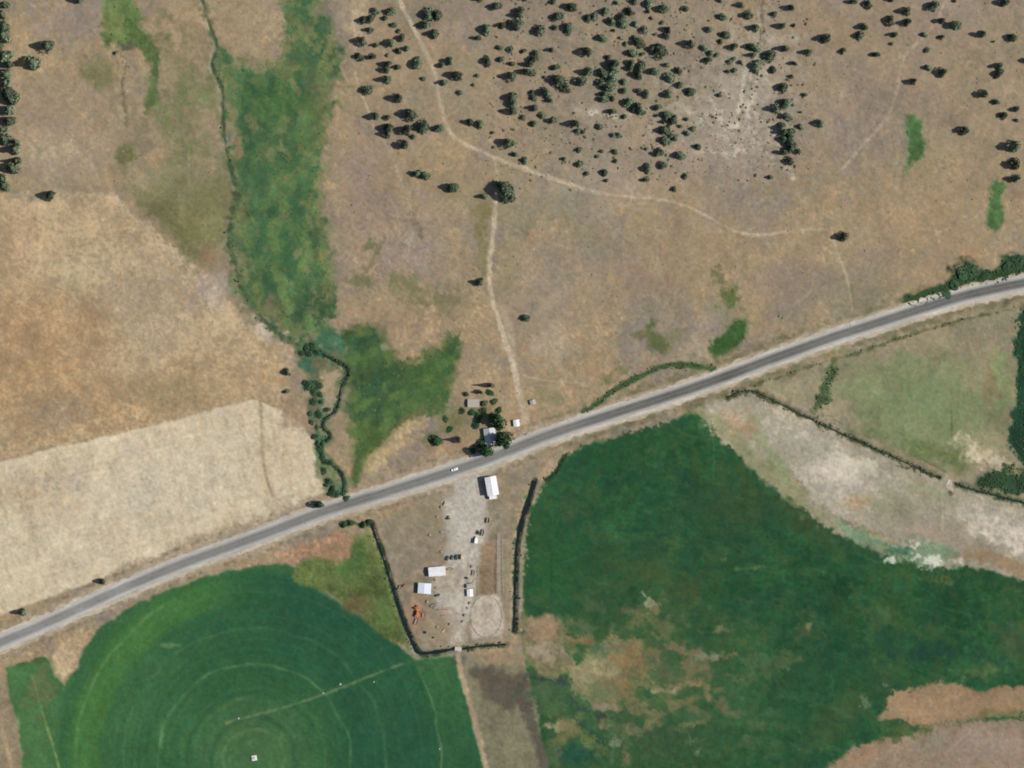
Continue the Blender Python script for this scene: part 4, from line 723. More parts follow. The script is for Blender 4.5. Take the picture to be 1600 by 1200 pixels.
TILES = {  # shadow tip x, crown right x, centre y, blob height, in eighths of a photo pixel within each tile
(540,0): [(325,415,135,80),(475,640,140,120),(435,530,225,65),(120,270,260,90),(260,370,240,100),(550,650,310,80),(640,690,395,50),(210,350,375,85),(75,270,515,95),(300,420,570,65),(450,620,550,90),(610,750,480,75),(600,700,635,70),(690,810,605,75),(130,230,710,110),(215,385,715,80),(510,550,695,45),(410,580,800,80),(400,560,875,80),(570,690,845,75),(850,990,800,150),(930,990,985,50),(375,575,1000,90),(180,350,1140,130),(930,1110,190,150),(1060,1215,185,130),(880,1070,320,110),(980,1160,430,100),(1195,1360,760,90),(1120,1240,820,65),(1235,1440,945,100),(1130,1280,1040,90),(1385,1465,1160,60)],
(540,150): [(510,720,30,90),(210,420,265,80),(455,570,270,70),(645,870,230,120),(400,600,400,110),(390,580,475,80),(630,840,425,120),(850,1060,390,150),(1060,1240,400,120),(820,900,510,75),(605,800,615,100),(790,950,965,110),(890,1060,1010,110),(1195,1400,1140,120)],
(730,0): [(250,430,90,120),(60,190,0,60),(640,760,-10,60),(470,690,195,80),(560,720,140,80),(130,310,365,120),(345,490,325,90),(490,690,325,130),(40,170,475,70),(350,445,605,70),(500,590,620,75),(670,735,640,60),(960,1090,630,60),(155,310,770,100),(370,470,750,80),(490,590,800,65),(815,910,670,90),(740,890,745,100),(655,830,800,90),(615,800,895,95),(750,850,910,100),(410,600,955,90),(800,970,395,120),(1010,1110,30,60),(1170,1350,90,95),(1040,1200,220,130),(1040,1150,345,75),(1175,1330,350,130),(1355,1560,660,110),(1030,1150,845,85),(1370,1580,895,110),(1000,1220,1010,140),(1160,1290,1090,110),(1310,1500,1030,120),(1460,1560,220,90),(1540,1640,210,100),(770,850,1160,70),(860,1060,1165,120),(80,150,950,45),(40,95,1065,40),(930,985,965,35)],
(730,150): [(440,620,20,110),(480,640,95,110),(380,620,190,90),(-80,80,325,85),(70,220,350,110),(780,870,30,75),(730,880,150,75),(950,1070,60,55),(650,730,275,65),(790,890,345,90),(880,980,250,80),(970,1110,310,85),(1190,1410,355,95),(1330,1420,440,70),(1400,1470,445,50),(365,570,580,110),(530,640,735,70),(670,770,805,90),(1345,1440,680,75),(1155,1235,785,45),(1365,1450,855,90),(1465,1530,970,60),(295,345,460,45),(345,600,1180,250)],
(900,0): [(460,545,40,60),(660,770,20,70),(270,410,145,90),(490,640,220,110),(600,740,150,110),(350,490,265,90),(490,640,300,110),(680,780,310,70),(830,970,50,110),(850,930,150,45),(980,1160,105,130),(1300,1410,115,70),(910,970,230,45),(1050,1110,290,50),(790,900,370,90),(240,390,490,120),(430,500,385,45),(520,580,475,50),(580,650,545,55),(1040,1190,370,70),(1040,1190,450,90),(690,850,540,130),(670,760,480,60),(870,1010,605,100),(960,1120,630,160),(1280,1480,550,90),(610,760,670,120),(340,440,715,70),(320,540,800,110),(360,520,870,100),(600,740,790,80),(580,720,855,70),(700,870,840,120),(1070,1170,810,65),(1200,1320,880,80),(870,1050,905,120),(660,830,930,100),(230,400,930,130),(400,520,990,130),(250,380,1040,110),(1125,1240,980,130),(1230,1350,1060,90),(540,640,1020,80),(560,660,1130,90),(1360,1490,1140,110),(720,820,1140,65),(780,930,1180,80),(1050,1200,1190,90),(260,420,1180,110),(400,500,1100,150),(950,1000,430,30),(800,850,680,60)],
(900,150): [(260,400,40,110),(400,500,30,80),(560,720,80,110),(650,780,165,100),(740,880,170,150),(360,500,195,75),(565,640,255,65),(940,1070,145,80),(960,1030,245,45),(1080,1190,245,110),(1180,1280,295,120),(1010,1110,325,40),(1260,1330,375,45),(1335,1405,295,45),(990,1170,440,130),(1080,1190,400,90),(1045,1170,560,110),(1140,1220,505,70),(1190,1270,540,75),(1410,1490,410,60),(1330,1420,465,65),(255,340,395,80),(420,500,490,60),(500,575,485,65),(1450,1560,630,75),(1275,1370,755,130),(930,1070,715,90),(1010,1110,700,100),(1010,1120,875,85),(795,940,905,100),(795,920,1050,80),(1330,1400,1005,65),(1180,1265,1170,70),(230,295,760,50),(280,340,695,40),(430,520,695,65),(445,525,820,50),(310,400,955,90),(330,405,1060,40),(110,170,970,50),(850,910,665,50)],
(1080,0): [(310,400,5,60),(520,660,70,65),(330,460,205,115),(605,760,200,95),(1110,1290,95,70),(965,1060,180,60),(150,270,365,80),(345,480,430,100),(320,400,515,60),(690,850,345,80),(1000,1180,325,75),(1240,1310,320,45),(420,580,595,85),(640,790,590,85),(760,870,620,110),(670,810,690,70),(120,200,600,80),(190,290,660,80),(270,350,690,60),(140,260,755,90),(440,510,770,60),(500,560,740,50),(565,650,785,50),(720,870,820,110),(740,840,890,70),(410,490,890,60),(480,570,885,60),(1030,1220,615,90),(890,1060,690,130),(1340,1510,655,90),(1200,1320,795,55),(960,1060,885,80),(1035,1210,1090,110),(1370,1450,1190,60),(310,380,1195,60),(1200,1280,955,40)],
(1080,150): [(1075,1250,85,130),(920,1110,165,100),(1100,1250,265,110),(1010,1190,400,110),(1300,1400,385,80),(1490,1660,340,90),(1010,1200,455,80),(1150,1290,460,110),(1060,1200,540,90),(1140,1300,590,130),(1130,1290,660,90),(1030,1200,705,85),(1250,1380,700,70),(1140,1280,820,85),(925,1020,1020,65),(1330,1390,200,35),(1200,1300,500,120)],
(1260,0): [(480,640,25,90),(685,820,55,95),(975,1090,5,50),(1120,1300,145,100),(955,1110,255,115),(1140,1310,290,95),(610,770,345,85),(570,710,445,95),(100,310,490,120),(400,495,645,75),(785,910,685,75),(1000,1140,440,75),(1025,1090,550,40),(1465,1550,635,65),(1440,1560,850,90),(1215,1380,1020,75),(1460,1510,440,80)],
(1400,0): [(360,540,75,120),(460,610,270,75),(615,800,330,120),(510,610,465,65),(940,1130,425,90),(1350,1510,465,100),(1225,1410,35,110),(465,640,905,95),(1160,1340,835,90),(1190,1340,920,100),(980,1160,1180,90),(1540,1680,760,75),(690,760,15,40),(1190,1240,520,30)],
(1400,150): [(1190,1300,80,85),(1415,1550,170,75),(1265,1390,240,80),(730,910,430,95),(1290,1540,640,115),(1330,1550,860,115),(1360,1560,1035,95),(1460,1530,300,45)],
}
ANCH = [(575,45,'beside the faint track at upper left'),(585,85,'in the group between the two tracks'),(615,115,'just left of the upper dirt track'),(675,40,'on the right verge of the upper dirt track'),
 (605,195,'in the row left of the dirt track bend'),(660,195,'in the row ending at the dirt track bend'),(670,280,'below the dirt track bend by the gully'),(700,115,'hugging the right side of the upper dirt track'),
 (770,30,'at top edge right of the upper track'),(770,95,'in the open stand right of the upper track'),(840,20,'at top edge left of the dense grove'),(835,100,'mid-stand left of the dense grove'),(800,165,'in the dark clump above the track junction'),
 (840,190,'above the long eastbound track'),(790,235,'right beside the eastbound track'),(905,190,'under the left flank of the dense grove'),(915,250,'scattered left of the grove foot'),
 (955,35,'at the top of the dense grove'),(1010,25,'at the top right of the dense grove'),(945,110,'in the dark left column of the dense grove'),(985,75,'in the heart of the dense grove'),(1030,70,'on the right flank of the dense grove'),(1000,125,'in the lower heart of the dense grove'),(1040,130,'on the lower right flank of the dense grove'),
 (985,180,'at the tip of the dense grove'),(1040,190,'in the dark spur below the dense grove'),(1075,210,'scattered right of the dark spur'),(1030,255,'lowest ones above the eastbound track'),
 (1120,30,'at top edge left of the pale wash'),(1110,85,'in the stand left of the pale wash'),(1165,95,'in the clump beside the pale wash'),(1205,80,'right of the pale wash'),(1225,30,'at top edge right of the pale wash'),(1225,165,'upper half of the dark column under the wash'),(1230,215,'lower half of the dark column under the wash'),
 (1275,60,'just right of the wash, standing apart'),(1335,30,'between the wash and the ridge track'),(1395,30,'at top, left of the ridge track'),(1400,100,'beside the faint ridge track'),(1470,40,'at top, right of the ridge track'),(1455,100,'right of the faint ridge track'),(1560,40,'in the upper right corner'),(1555,110,'near the right edge, upper hillside'),(1560,170,'near the right edge above the green spring'),(1580,245,'at the right edge by the long green spring'),(1500,200,'alone between the two green springs'),(785,297,'at the fork')]
ORDX = ['twenty-first','twenty-second','twenty-third','twenty-fourth','twenty-fifth','twenty-sixth','twenty-seventh','twenty-eighth','twenty-ninth','thirtieth','thirty-first','thirty-second']
ORD = ['first','second','third','fourth','fifth','sixth','seventh','eighth','ninth','tenth','eleventh','twelfth','thirteenth','fourteenth','fifteenth','sixteenth','seventeenth','eighteenth','nineteenth','twentieth'] + ORDX
JUN = []
for (ox, oy), L in TILES.items():
    for xl, xr, yc, d in L:
        r_px = d/16.0; tx = ox + xr/8.0 - r_px*1.05; ty = oy + yc/8.0; ln = tx - (ox + xl/8.0)
        rad = r_px*PX*1.1; h = min(max(ln*PX*math.tan(SUN_EL)*1.15, rad*1.4), rad*3.2)
        JUN.append((tx, ty, rad, h))
bins = {}
for t in JUN: bins.setdefault(min(range(len(ANCH)), key=lambda i: (t[0]-ANCH[i][0])**2 + (t[1]-ANCH[i][1])**2), []).append(t)
for bi, L in bins.items():
    L.sort()
    for k, (tx, ty, rad, h) in enumerate(L):
        size = 'small' if rad < 2.4 else ('mid-sized' if rad < 3.7 else 'large')
        ph = ANCH[bi][2]
        if ph == 'at the fork': lb = 'largest dark round juniper standing where the two dirt tracks meet'
        elif len(L) == 1: lb = f'{size} juniper {ph}'
        else: lb = f'{size} juniper, {ORD[k]} from left, {ph}'
        tree('juniper_tree', 'juniper', tx, ty, rad, h, lb, 'tree', 'junipers on the dry hillside')

def lone(name, kind, xl, xr, y, d, label, group=None, hmax=3.6, cat='tree'):
    r_px = d/2.0; tx = xr - r_px; rad = r_px*PX*1.05
    h = min(max((tx-xl)*PX*math.tan(SUN_EL), rad*1.2), rad*hmax); return tree(name, kind, tx, y, rad, h, label, cat, group)
for a in [('juniper_tree',733,757,440,13,'lone juniper left of the straight farm track'),('juniper_tree',811,828,498,12,'lone small juniper right of the farm track above the farmstead'),('juniper_tree',1298,1324,371,13,'lone juniper where the eastbound track fades out'),
          ('juniper_tree',741,762,308,10,'flat dark juniper just left of the largest juniper'),('juniper_tree',46,82,72,16,'dark conifer apart from the left-edge windbreak, upper of two'),('juniper_tree',22,64,100,23,'large dark conifer apart from the left-edge windbreak, lower of two'),
          ('juniper_tree',57,88,305,14,'lone conifer on the fence line above the dry pasture'),('juniper_tree',438,456,582,12,'small dark tree left of the willow-lined creek, upper of two'),('juniper_tree',440,453,612,9,'small dark tree left of the willow-lined creek, lower of two'),
          ('juniper_tree',16,42,957,10,'dark roadside tree nearest the lower left corner'),('juniper_tree',145,166,908,9,'dark roadside tree on the stubble field edge, upper right of its pair'),('juniper_tree',97,131,1,10,'dark conifer cut by the top edge near the left corner'),
          ('juniper_tree',176,185,83,7,'tiny dark bush below the upper left meadow')]:
    lone(a[0], 'juniper', *a[1:])
belt = [(8,16,10),(24,10,8),(44,18,14),(58,15,12),(74,8,10),(90,20,15),(102,22,9),(118,19,12),(130,16,9),(148,26,17),(157,25,11),(172,24,12),(190,24,11),(204,12,9),(218,18,15),(222,33,9),(235,33,12),(252,32,8),(264,29,12),(280,10,8),(291,15,11)]
for k, (y, xr, d) in enumerate(belt):
    lone('windbreak_conifer', 'spire', xr - 1.35*d - 30, xr + 1, y, d*1.4, f'tall dark conifer of the left-edge windbreak, {ORD[k] if k < 20 else "lowest"} from top' if k < 20 else 'lowest tall dark conifer of the left-edge windbreak', 'left-edge windbreak conifers', 4.5)
# farmstead trees
lone('broadleaf_tree', 'broadleaf', 736, 787, 658, 20, 'dark spreading tree above the farmhouse', hmax=2.9)
lone('broadleaf_tree', 'broadleaf', 755, 797, 687, 21, 'bright green round tree between farmhouse and road', hmax=2.6)
lone('broadleaf_tree', 'broadleaf', 713, 767, 703, 17, 'dark tree below the farmhouse, touching the road verge', hmax=3.2)
lone('spire_tree', 'spire', 739, 772, 602, 9, 'slim conifer above the pale shed, upper of two', hmax=5.5); lone('spire_tree', 'spire', 736, 757, 613, 9, 'slim conifer above the pale shed, lower of two', hmax=5)
lone('juniper_tree', 'juniper', 751, 763, 631, 12, 'dense dark conifer right against the pale shed', hmax=1.6); lone('spire_tree', 'spire', 690, 721, 687, 7, 'slender tree left of the farmhouse casting a thin shadow', hmax=6)
lone('broadleaf_bush', 'broadleaf', 662, 690, 688, 15, 'rounded green bush at the meadow corner left of the farmhouse', hmax=1.2, cat='bush')
lone('broadleaf_bush', 'willow', 472, 506, 788, 13, 'dark bush beside the road at the stubble field corner', hmax=2.5, cat='bush')
for k, (x, y, d, h_, lb) in enumerate([(748,650,10,2.8,'small dark shrub left of the spreading tree above the farmhouse'),(757,643,9,2.6,'small shrub crowning the farmhouse tree clump'),(781,668,9,2.6,'low shrub between the spreading tree and the bright green tree'),(744,664,9,2.2,'low shrub at the upper left corner of the farmhouse'),(752,694,11,3.4,'shrub at the lower left corner of the farmhouse'),(766,708,9,2.6,'low shrub on the verge under the farmhouse trees'),(738,703,9,2.4,'shrub left of the dark tree on the road verge'),(792,697,8,2.0,'small shrub under the bright green tree beside the road'),(770,650,9,2.4,'olive shrub upper right in the farmhouse clump'),(697,655,9,1.6,'low olive bush in the grass left of the farmhouse'),(704,670,8,1.4,'lower olive bush in the grass left of the farmhouse'),(728,616,8,2.2,'small bush above the left end of the pale shed'),(766,613,8,2.4,'bush right of the two slim conifers'),(771,627,8,2.0,'bush right of the dense dark conifer by the pale shed'),(738,645,9,2.2,'bush directly below the pale shed'),(724,642,8,1.8,'bush below the left end of the pale shed'),(779,641,8,2.0,'bush between the pale shed and the tiny white shed')]):
    tree('farmhouse_shrub', 'willow' if k % 2 else 'broadleaf', x, y, d/2*PX*1.15, h_, lb, 'bush', 'shrubs around the farmhouse')
WIL = [(480,545,14),(497,552,12),(484,600,18),(498,604,13),(490,627,11),(502,628,9),(484,646,8),(499,648,11),(512,640,10),(493,682,12),(500,700,12),(508,735,10),(514,752,13),(520,765,14),(535,772,11),(505,715,8),(476,598,11),(492,612,12),(500,616,9),(487,660,9),(496,668,8),(496,692,9),(510,758,9),(516,772,10),(526,772,10),(541,778,9),(484,555,10),(490,540,11),(472,552,9)]
for k, (x, y, d) in enumerate(sorted(WIL, key=lambda t: t[1])):
    tree('willow_bush', 'willow', x, y, d/2*PX*0.92, d/2*PX*0.6, f'creekside willow bush, {ORD[k]} from top along the winding creek', 'bush', 'willows along the winding creek')
SHR = [(1492,446,15),(1503,428,20),(1518,425,16),(1480,457,11),(1541,431,12),(1574,416,16),(1592,408,16)]
for k, (x, y, d) in enumerate(sorted(SHR)):
    tree('willow_bush', 'willow', x, y, d/2*PX*1.2, d/2*PX*0.4, f'dark willow in the roadside thicket at right, {ORD[k]} from left', 'bush', 'willows of the roadside thicket')
for k, (x, y, d) in enumerate([(538,820,9),(548,817,8),(568,819,9),(577,815,9)]):
    tree('willow_bush', 'willow', x, y, d/2*PX, d/2*PX*1.2, f'low dark bush, {ORD[k]} from left of the row under the road at the ditch head', 'bush', 'bushes at the ditch head')

# ------------------------------------------------------------------ buildings
white_metal = mat('white_roof_metal', (0.64,0.64,0.65), rough=0.5, spec=0.4, noise=0.13, nscale=0.5)
blue_metal = mat('pale_blue_roof_metal', (0.55,0.59,0.66), rough=0.45, spec=0.4, noise=0.05, nscale=0.6)
grey_roof = mat('grey_roof', (0.42,0.45,0.46), rough=0.8, noise=0.1, nscale=0.8)
pale_roof = mat('pale_shingle', (0.36,0.33,0.29), rough=0.9, noise=0.12, nscale=0.8)
wall_w = mat('white_siding', (0.60,0.59,0.56), rough=0.8, noise=0.05, nscale=1); wall_b = mat('weathered_siding', (0.26,0.22,0.18), rough=0.95, noise=0.15, nscale=1)
glass = mat('window_glass', (0.03,0.04,0.05), rough=0.08, spec=0.6); door_m = mat('door_paint', (0.22,0.20,0.19), rough=0.7, noise=0.08, nscale=1)
concrete = mat('concrete', (0.42,0.40,0.37), rough=0.95, noise=0.1, nscale=1.5)
def gable(name, label, cat, cx, cy, lx, ly, ang, eave, rise, roof_m, wall_m, along='y', door=None, lean=None, chimney=False):
    """lx, ly in photo pixels before rotation; ridge runs along the given axis."""
    t = thing(name, label, cat, W(cx, cy), ang); a, b = lx*PX/2, ly*PX/2; ov = 0.45
    if along == 'x': t.rotation_euler = (0, 0, ang + math.pi/2); a, b = b, a
    # ridge runs along local y; gable ends at +-b
    base = MB().box(-a-0.15, a+0.15, -b-0.15, b+0.15, -0.3, 0.25); base.build('foundation', concrete, t)
    for s in (-1, 1):
        MB().box(s*a-0.1, s*a+0.1, -b, b, 0.25, eave-0.05).build('wall', wall_m, t)
        MB().prism_y([(-a+0.11,0.25),(a-0.11,0.25),(a-0.11,eave-0.08),(0,eave+rise-0.12),(-a+0.11,eave-0.08)], s*b-0.1, s*b+0.1).build('wall', wall_m, t)
        sl = MB(); n = max(4, int(2*b/1.0)); x0, x1 = s*(a+ov), 0.0; z0, z1 = eave - ov*rise/a, eave + rise
        sl.loft([[(x0,-b-ov,z0),(x1,-b-ov,z1),(x1,-b-ov,z1+0.12),(x0,-b-ov,z0+0.12)],[(x0,b+ov,z0),(x1,b+ov,z1),(x1,b+ov,z1+0.12),(x0,b+ov,z0+0.12)]])
        rf = sl.build('roof_slope', roof_m, t)
        rb = MB()
        for k in range(n+1):
            y = -b-ov+0.05 + (2*b+2*ov-0.1)*k/n
            rb.loft([[(x0,y-0.03,z0+0.115),(x0,y+0.03,z0+0.115),(x0,y+0.03,z0+0.17),(x0,y-0.03,z0+0.17)],[(x1,y-0.03,z1+0.115),(x1,y+0.03,z1+0.115),(x1,y+0.03,z1+0.17),(x1,y-0.03,z1+0.17)]])
        rb.build('roof_seams', roof_m, rf)
    MB().prism_y([(-0.35,eave+rise+0.04),(0,eave+rise+0.2),(0.35,eave+rise+0.04),(0,eave+rise+0.1)], -b-ov-0.02, b+ov+0.02).build('ridge_cap', roof_m, t)
    dw = min(a*0.55, 2.0)
    d = MB().box(-dw, dw, b+0.1, b+0.18, 0.26, min(eave-0.3, 3.4)).build('door', door_m, t); MB().box(dw-0.3, dw-0.2, b+0.18, b+0.26, 1.2, 1.5).build('handle', concrete, d)
    for s in (-1, 1):
        for k in range(2 if b > 4 else 1):
            y = (-0.45 + 0.9*k)*b if b > 4 else 0
            wd = MB().box(s*(a+0.1)-0.04, s*(a+0.1)+0.04, y-0.6, y+0.6, 1.1, min(2.1, eave-0.3)).build('window', wall_w, t)
            MB().box(s*(a+0.15)-0.01, s*(a+0.15)+0.01, y-0.5, y+0.5, 1.2, min(2.0, eave-0.4)).build('pane', glass, wd)
    if chimney: MB().box(0.8, 1.6, -1.0, -0.3, eave, eave+rise+1.0).build('chimney', wall_b, t)
    return t
barn = gable('machine_barn', 'large white metal-roofed barn beside the road at the yard entrance', 'barn', 768.5, 759, 16.5, 28, math.radians(10), 6.2, 1.1, white_metal, wall_w)
gable('barn_annex', 'small white lean shed tucked against the foot of the large white barn', 'shed', 770.2, 775.6, 10, 6.6, math.radians(10), 3.4, 0.6, white_metal, wall_w, along='x')
gable('long_shed', 'long white metal-roofed shed, upper of the two yard sheds', 'shed', 683, 892.5, 25, 13, math.radians(5), 3.6, 0.9, white_metal, wall_w, along='x')
gable('blue_roofed_shed', 'pale bluish metal-roofed shed, lower of the two yard sheds', 'shed', 663.5, 919, 19, 15, math.radians(-4), 3.6, 0.8, blue_metal, wall_w, along='y')
gable('farmhouse', 'grey-roofed farmhouse half hidden under the trees north of the road', 'house', 766, 682, 17, 25, math.radians(8), 3.2, 1.9, grey_roof, wall_w, chimney=True)
gable('pale_shed', 'pale flat-looking shed among the trees above the farmhouse', 'shed', 740, 630, 17, 11, math.radians(0), 2.4, 0.7, pale_roof, wall_b, along='x')
gable('white_shed', 'tiny white shed standing alone by the farm track above the road', 'shed', 807, 661, 8, 9, math.radians(6), 2.4, 0.5, white_metal, wall_w)
gable('grey_hut', 'tiny grey-brown hut right of the farm track', 'hut', 832.5, 628.5, 7, 6, math.radians(15), 2.0, 0.5, pale_roof, wall_b)
gable('pen_shelter', 'small white-roofed shelter left of the oval arena', 'shed', 734.5, 926, 8, 10, math.radians(3), 2.5, 0.4, white_metal, wall_b)
gable('grey_lean_to', 'grey roofed shed directly above the white-roofed arena shelter', 'shed', 736, 914.5, 12, 5, math.radians(12), 2.3, 0.4, pale_roof, wall_b, along='x')

# ------------------------------------------------------------------ vehicles and machinery
tyre = mat('tyre_rubber', (0.02,0.02,0.02), rough=0.9); rim_m = mat('rim_metal', (0.5,0.5,0.5), rough=0.4, metal=0.6)
lamp = mat('lamp_glass', (0.6,0.6,0.55), rough=0.2, spec=0.5); tail = mat('tail_lamp', (0.4,0.02,0.02), rough=0.3); dark = mat('black_trim', (0.03,0.03,0.03), rough=0.6)
def paint(name, rgb): return mat(name, rgb, rough=0.35, spec=0.5, noise=0.03, nscale=2)
P_W, P_R, P_O, P_Y, P_D, P_G, P_T = paint('white_paint',(0.78,0.78,0.77)), paint('red_paint',(0.36,0.085,0.05)), paint('orange_paint',(0.50,0.17,0.07)), paint('yellow_paint',(0.60,0.42,0.16)), paint('dark_paint',(0.05,0.055,0.06)), paint('green_paint',(0.05,0.12,0.06)), paint('tan_paint',(0.50,0.42,0.30))
def wheel(t, x, y, r, wd):
    w = MB().tube((0,-wd/2,0),(0,wd/2,0), r, r, 16).build('wheel', tyre, t, bevel=0.02); w.location = (x, y, r)
    MB().tube((0,-wd/2-0.02,0),(0,wd/2+0.02,0), r*0.55, r*0.55, 12).build('rim', rim_m, w); return w
def car(name, label, cat, px, py, ang, pm, style='pickup', L=5.4, Wd=2.0):
    t = thing(name, label, cat, P(px, py) + Vector((0,0,0.19 if name == 'road_pickup' else 0)), ang); a, b = L/2, Wd/2
    if style == 'pickup':
        MB().prism_y([(-a,0.45),(a,0.45),(a,0.95),(a-0.15,1.08),(0.9,1.16),(-0.75,1.16),(-0.75,0.75),(-a+0.1,0.75),(-a+0.1,1.12),(-a,1.12)], -b, b).build('body', pm, t, bevel=0.04)
        for s in (-1, 1): MB().box(-a+0.1, -0.75, s*b-0.09 if s > 0 else -b, b if s > 0 else -b+0.09, 0.75, 1.14).build('bed_side', pm, t)
        cab = [(1.25,1.16),(0.55,1.82),(-0.65,1.85),(-0.72,1.16)]
    elif style == 'suv':
        MB().prism_y([(-a,0.4),(a,0.4),(a,0.9),(a-0.2,1.05),(1.1,1.12),(-a+0.05,1.12)], -b, b).build('body', pm, t, bevel=0.05); cab = [(1.2,1.12),(0.5,1.75),(-a+0.4,1.75),(-a+0.1,1.12)]
    else:
        MB().prism_y([(-a,0.5),(a,0.5),(a,2.6),(a-0.1,2.7),(-a+0.1,2.7),(-a,2.6)], -b, b).build('body', pm, t, bevel=0.06); cab = None
    if cab:
        MB().prism_y(cab, -b+0.08, b-0.08).build('cab', pm, t, bevel=0.05)
        (x0,z0),(x1,z1),(x2,z2),(x3,z3) = cab
        MB().add([(x0-0.07,-b+0.2,z0+0.1),(x0-0.07,b-0.2,z0+0.1),(x1+0.12,b-0.26,z1-0.08),(x1+0.12,-b+0.26,z1-0.08),(x0-0.02,-b+0.2,z0+0.12),(x0-0.02,b-0.2,z0+0.12),(x1+0.17,b-0.26,z1-0.06),(x1+0.17,-b+0.26,z1-0.06)],[(0,1,2,3),(7,6,5,4),(0,4,5,1),(1,5,6,2),(2,6,7,3),(3,7,4,0)]).build('windshield', glass, t)
        for s in (-1, 1): MB().prism_y([(x0-0.35,z0+0.08),(x1-0.02,z1-0.12),(x2+0.15,z2-0.12),(x3+0.15,z3+0.08)], s*(b-0.09)-0.02, s*(b-0.09)+0.02).build('side_window', glass, t)
    else:
        for s in (-1, 1): MB().box(-a*0.5, a*0.3, s*b-0.02, s*b+0.02, 1.4, 2.1).build('side_window', glass, t)
    for s in (-1, 1):
        wheel(t, a-0.95, s*(b-0.12), 0.38, 0.26); wheel(t, -a+1.05, s*(b-0.12), 0.38, 0.26)
        MB().box(a-0.02, a+0.03, s*(b-0.35)-0.18, s*(b-0.35)+0.18, 0.7, 0.9).build('headlight', lamp, t); MB().box(-a-0.03, -a+0.02, s*(b-0.15)-0.1, s*(b-0.15)+0.1, 0.7, 1.0).build('tail_light', tail, t)
    MB().box(a-0.05, a+0.12, -b+0.05, b-0.05, 0.42, 0.62).build('bumper', dark, t); MB().box(-a-0.12, -a+0.05, -b+0.05, b-0.05, 0.42, 0.62).build('bumper', dark, t)
    return t
tank_m = mat('galvanised_tank', (0.50,0.51,0.52), rough=0.5, metal=0.3)
log_m0 = mat('rusty_metal', (0.24,0.14,0.09), rough=0.8, noise=0.15, nscale=1.5)
RA = math.radians(18)
car('road_pickup', 'white pickup driving on the highway left of the yard entrance', 'pickup', 710.5, 733.5, RA, P_W, L=6.0, Wd=2.3)
def box_truck(label, px, py, ang):
    t = thing('box_truck', label, 'truck', P(px, py), ang)
    MB().box(-3.2, 1.4, -1.45, 1.45, 0.95, 3.4).build('cargo_box', P_W, t, bevel=0.05)
    MB().prism_y([(1.5,0.6),(3.3,0.6),(3.3,1.5),(2.7,1.65),(2.3,2.4),(1.5,2.4)], -1.15, 1.15).build('cab', P_W, t, bevel=0.06)
    MB().add([(2.74,-1.0,1.70),(2.74,1.0,1.70),(2.38,1.0,2.33),(2.38,-1.0,2.33),(2.80,-1.0,1.72),(2.80,1.0,1.72),(2.44,1.0,2.36),(2.44,-1.0,2.36)],[(0,1,2,3),(7,6,5,4),(0,4,5,1),(1,5,6,2),(2,6,7,3),(3,7,4,0)]).build('windshield', glass, t)
    MB().box(-3.1, 3.0, -0.5, 0.5, 0.6, 0.94).build('chassis', dark, t)
    for s in (-1, 1): wheel(t, 2.3, s*1.0, 0.48, 0.3); wheel(t, -1.9, s*1.1, 0.48, 0.4)
    return t
box_truck('white box truck parked right of the gravel lane in mid yard', 744.3, 843.5, math.radians(82))
def trailer(label, px, py, ang, pm, L=5.0, Wd=2.2, h=1.2, name='stock_trailer'):
    t = thing(name, label, 'trailer', P(px, py), ang); a, b = L/2, Wd/2
    MB().box(-a, a, -b, b, 0.65, 0.8).build('deck', wall_b, t)
    for s in (-1, 1):
        MB().box(-a, a, s*b-0.04, s*b+0.04, 0.81, 0.8+h).build('side_panel', pm, t); MB().box(s*a-0.04, s*a+0.04, -b+0.05, b-0.05, 0.81, 0.8+h).build('end_panel', pm, t)
        wheel(t, -0.5, s*(b+0.18), 0.38, 0.24); wheel(t, 0.4, s*(b+0.18), 0.38, 0.24)
    MB().tube((a,0,0.6),(a+1.2,0,0.5),0.06).build('hitch', dark, t); MB().tube((a+1.1,0,0.5),(a+1.1,0,0.0),0.05).build('jack_stand', dark, t)
    return t
trailer('cream covered trailer right of the gravel lane, below the large barn', 762.5, 813, math.radians(80), P_T, L=4.8, Wd=2.4)
car('parked_car', 'dark car, leftmost of the row parked above the long white shed', 'car', 699, 872, math.radians(75), P_D, 'suv', L=4.4, Wd=1.9)
car('parked_car', 'grey-green car, middle of the dark row parked above the long shed', 'car', 706.5, 871, math.radians(80), P_G, 'suv', L=4.4, Wd=1.9)
car('parked_pickup', 'dark pickup, rightmost dark one of the row above the long shed', 'pickup', 713, 870.5, math.radians(82), P_D, 'pickup', L=5.0, Wd=1.9)
car('parked_van', 'cream van at the right end of the parked row in the yard', 'van', 722, 870, math.radians(85), P_T, 'van', L=4.8, Wd=2.0)
def tractor(label, px, py, ang, pm, s=1.0):
    t = thing('tractor', label, 'tractor', P(px, py), ang); t.scale = (s, s, s)
    MB().prism_y([(0.1,0.75),(2.0,0.75),(2.05,1.5),(0.1,1.65)], -0.42, 0.42).build('hood', pm, t, bevel=0.06)
    MB().box(-1.2, 0.1, -0.5, 0.5, 0.7, 1.25).build('chassis', dark, t)
    c = MB().prism_y([(-1.0,1.25),(0.15,1.25),(0.05,2.5),(-0.95,2.5)], -0.7, 0.7).build('cab', glass, t); MB().box(-1.1, 0.2, -0.8, 0.8, 2.51, 2.65).build('cab_roof', pm, c, bevel=0.03)
    for k in (-1, 1):
        wheel(t, -0.9, k*1.0, 0.85, 0.5); wheel(t, 1.5, k*0.8, 0.5, 0.35)
        MB().box(-1.6, -0.2, k*1.0-0.32, k*1.0+0.32, 1.72, 1.78).build('fender', pm, t)
    MB().tube((1.2,0.25,1.55),(1.2,0.25,2.4),0.05).build('exhaust', dark, t); return t
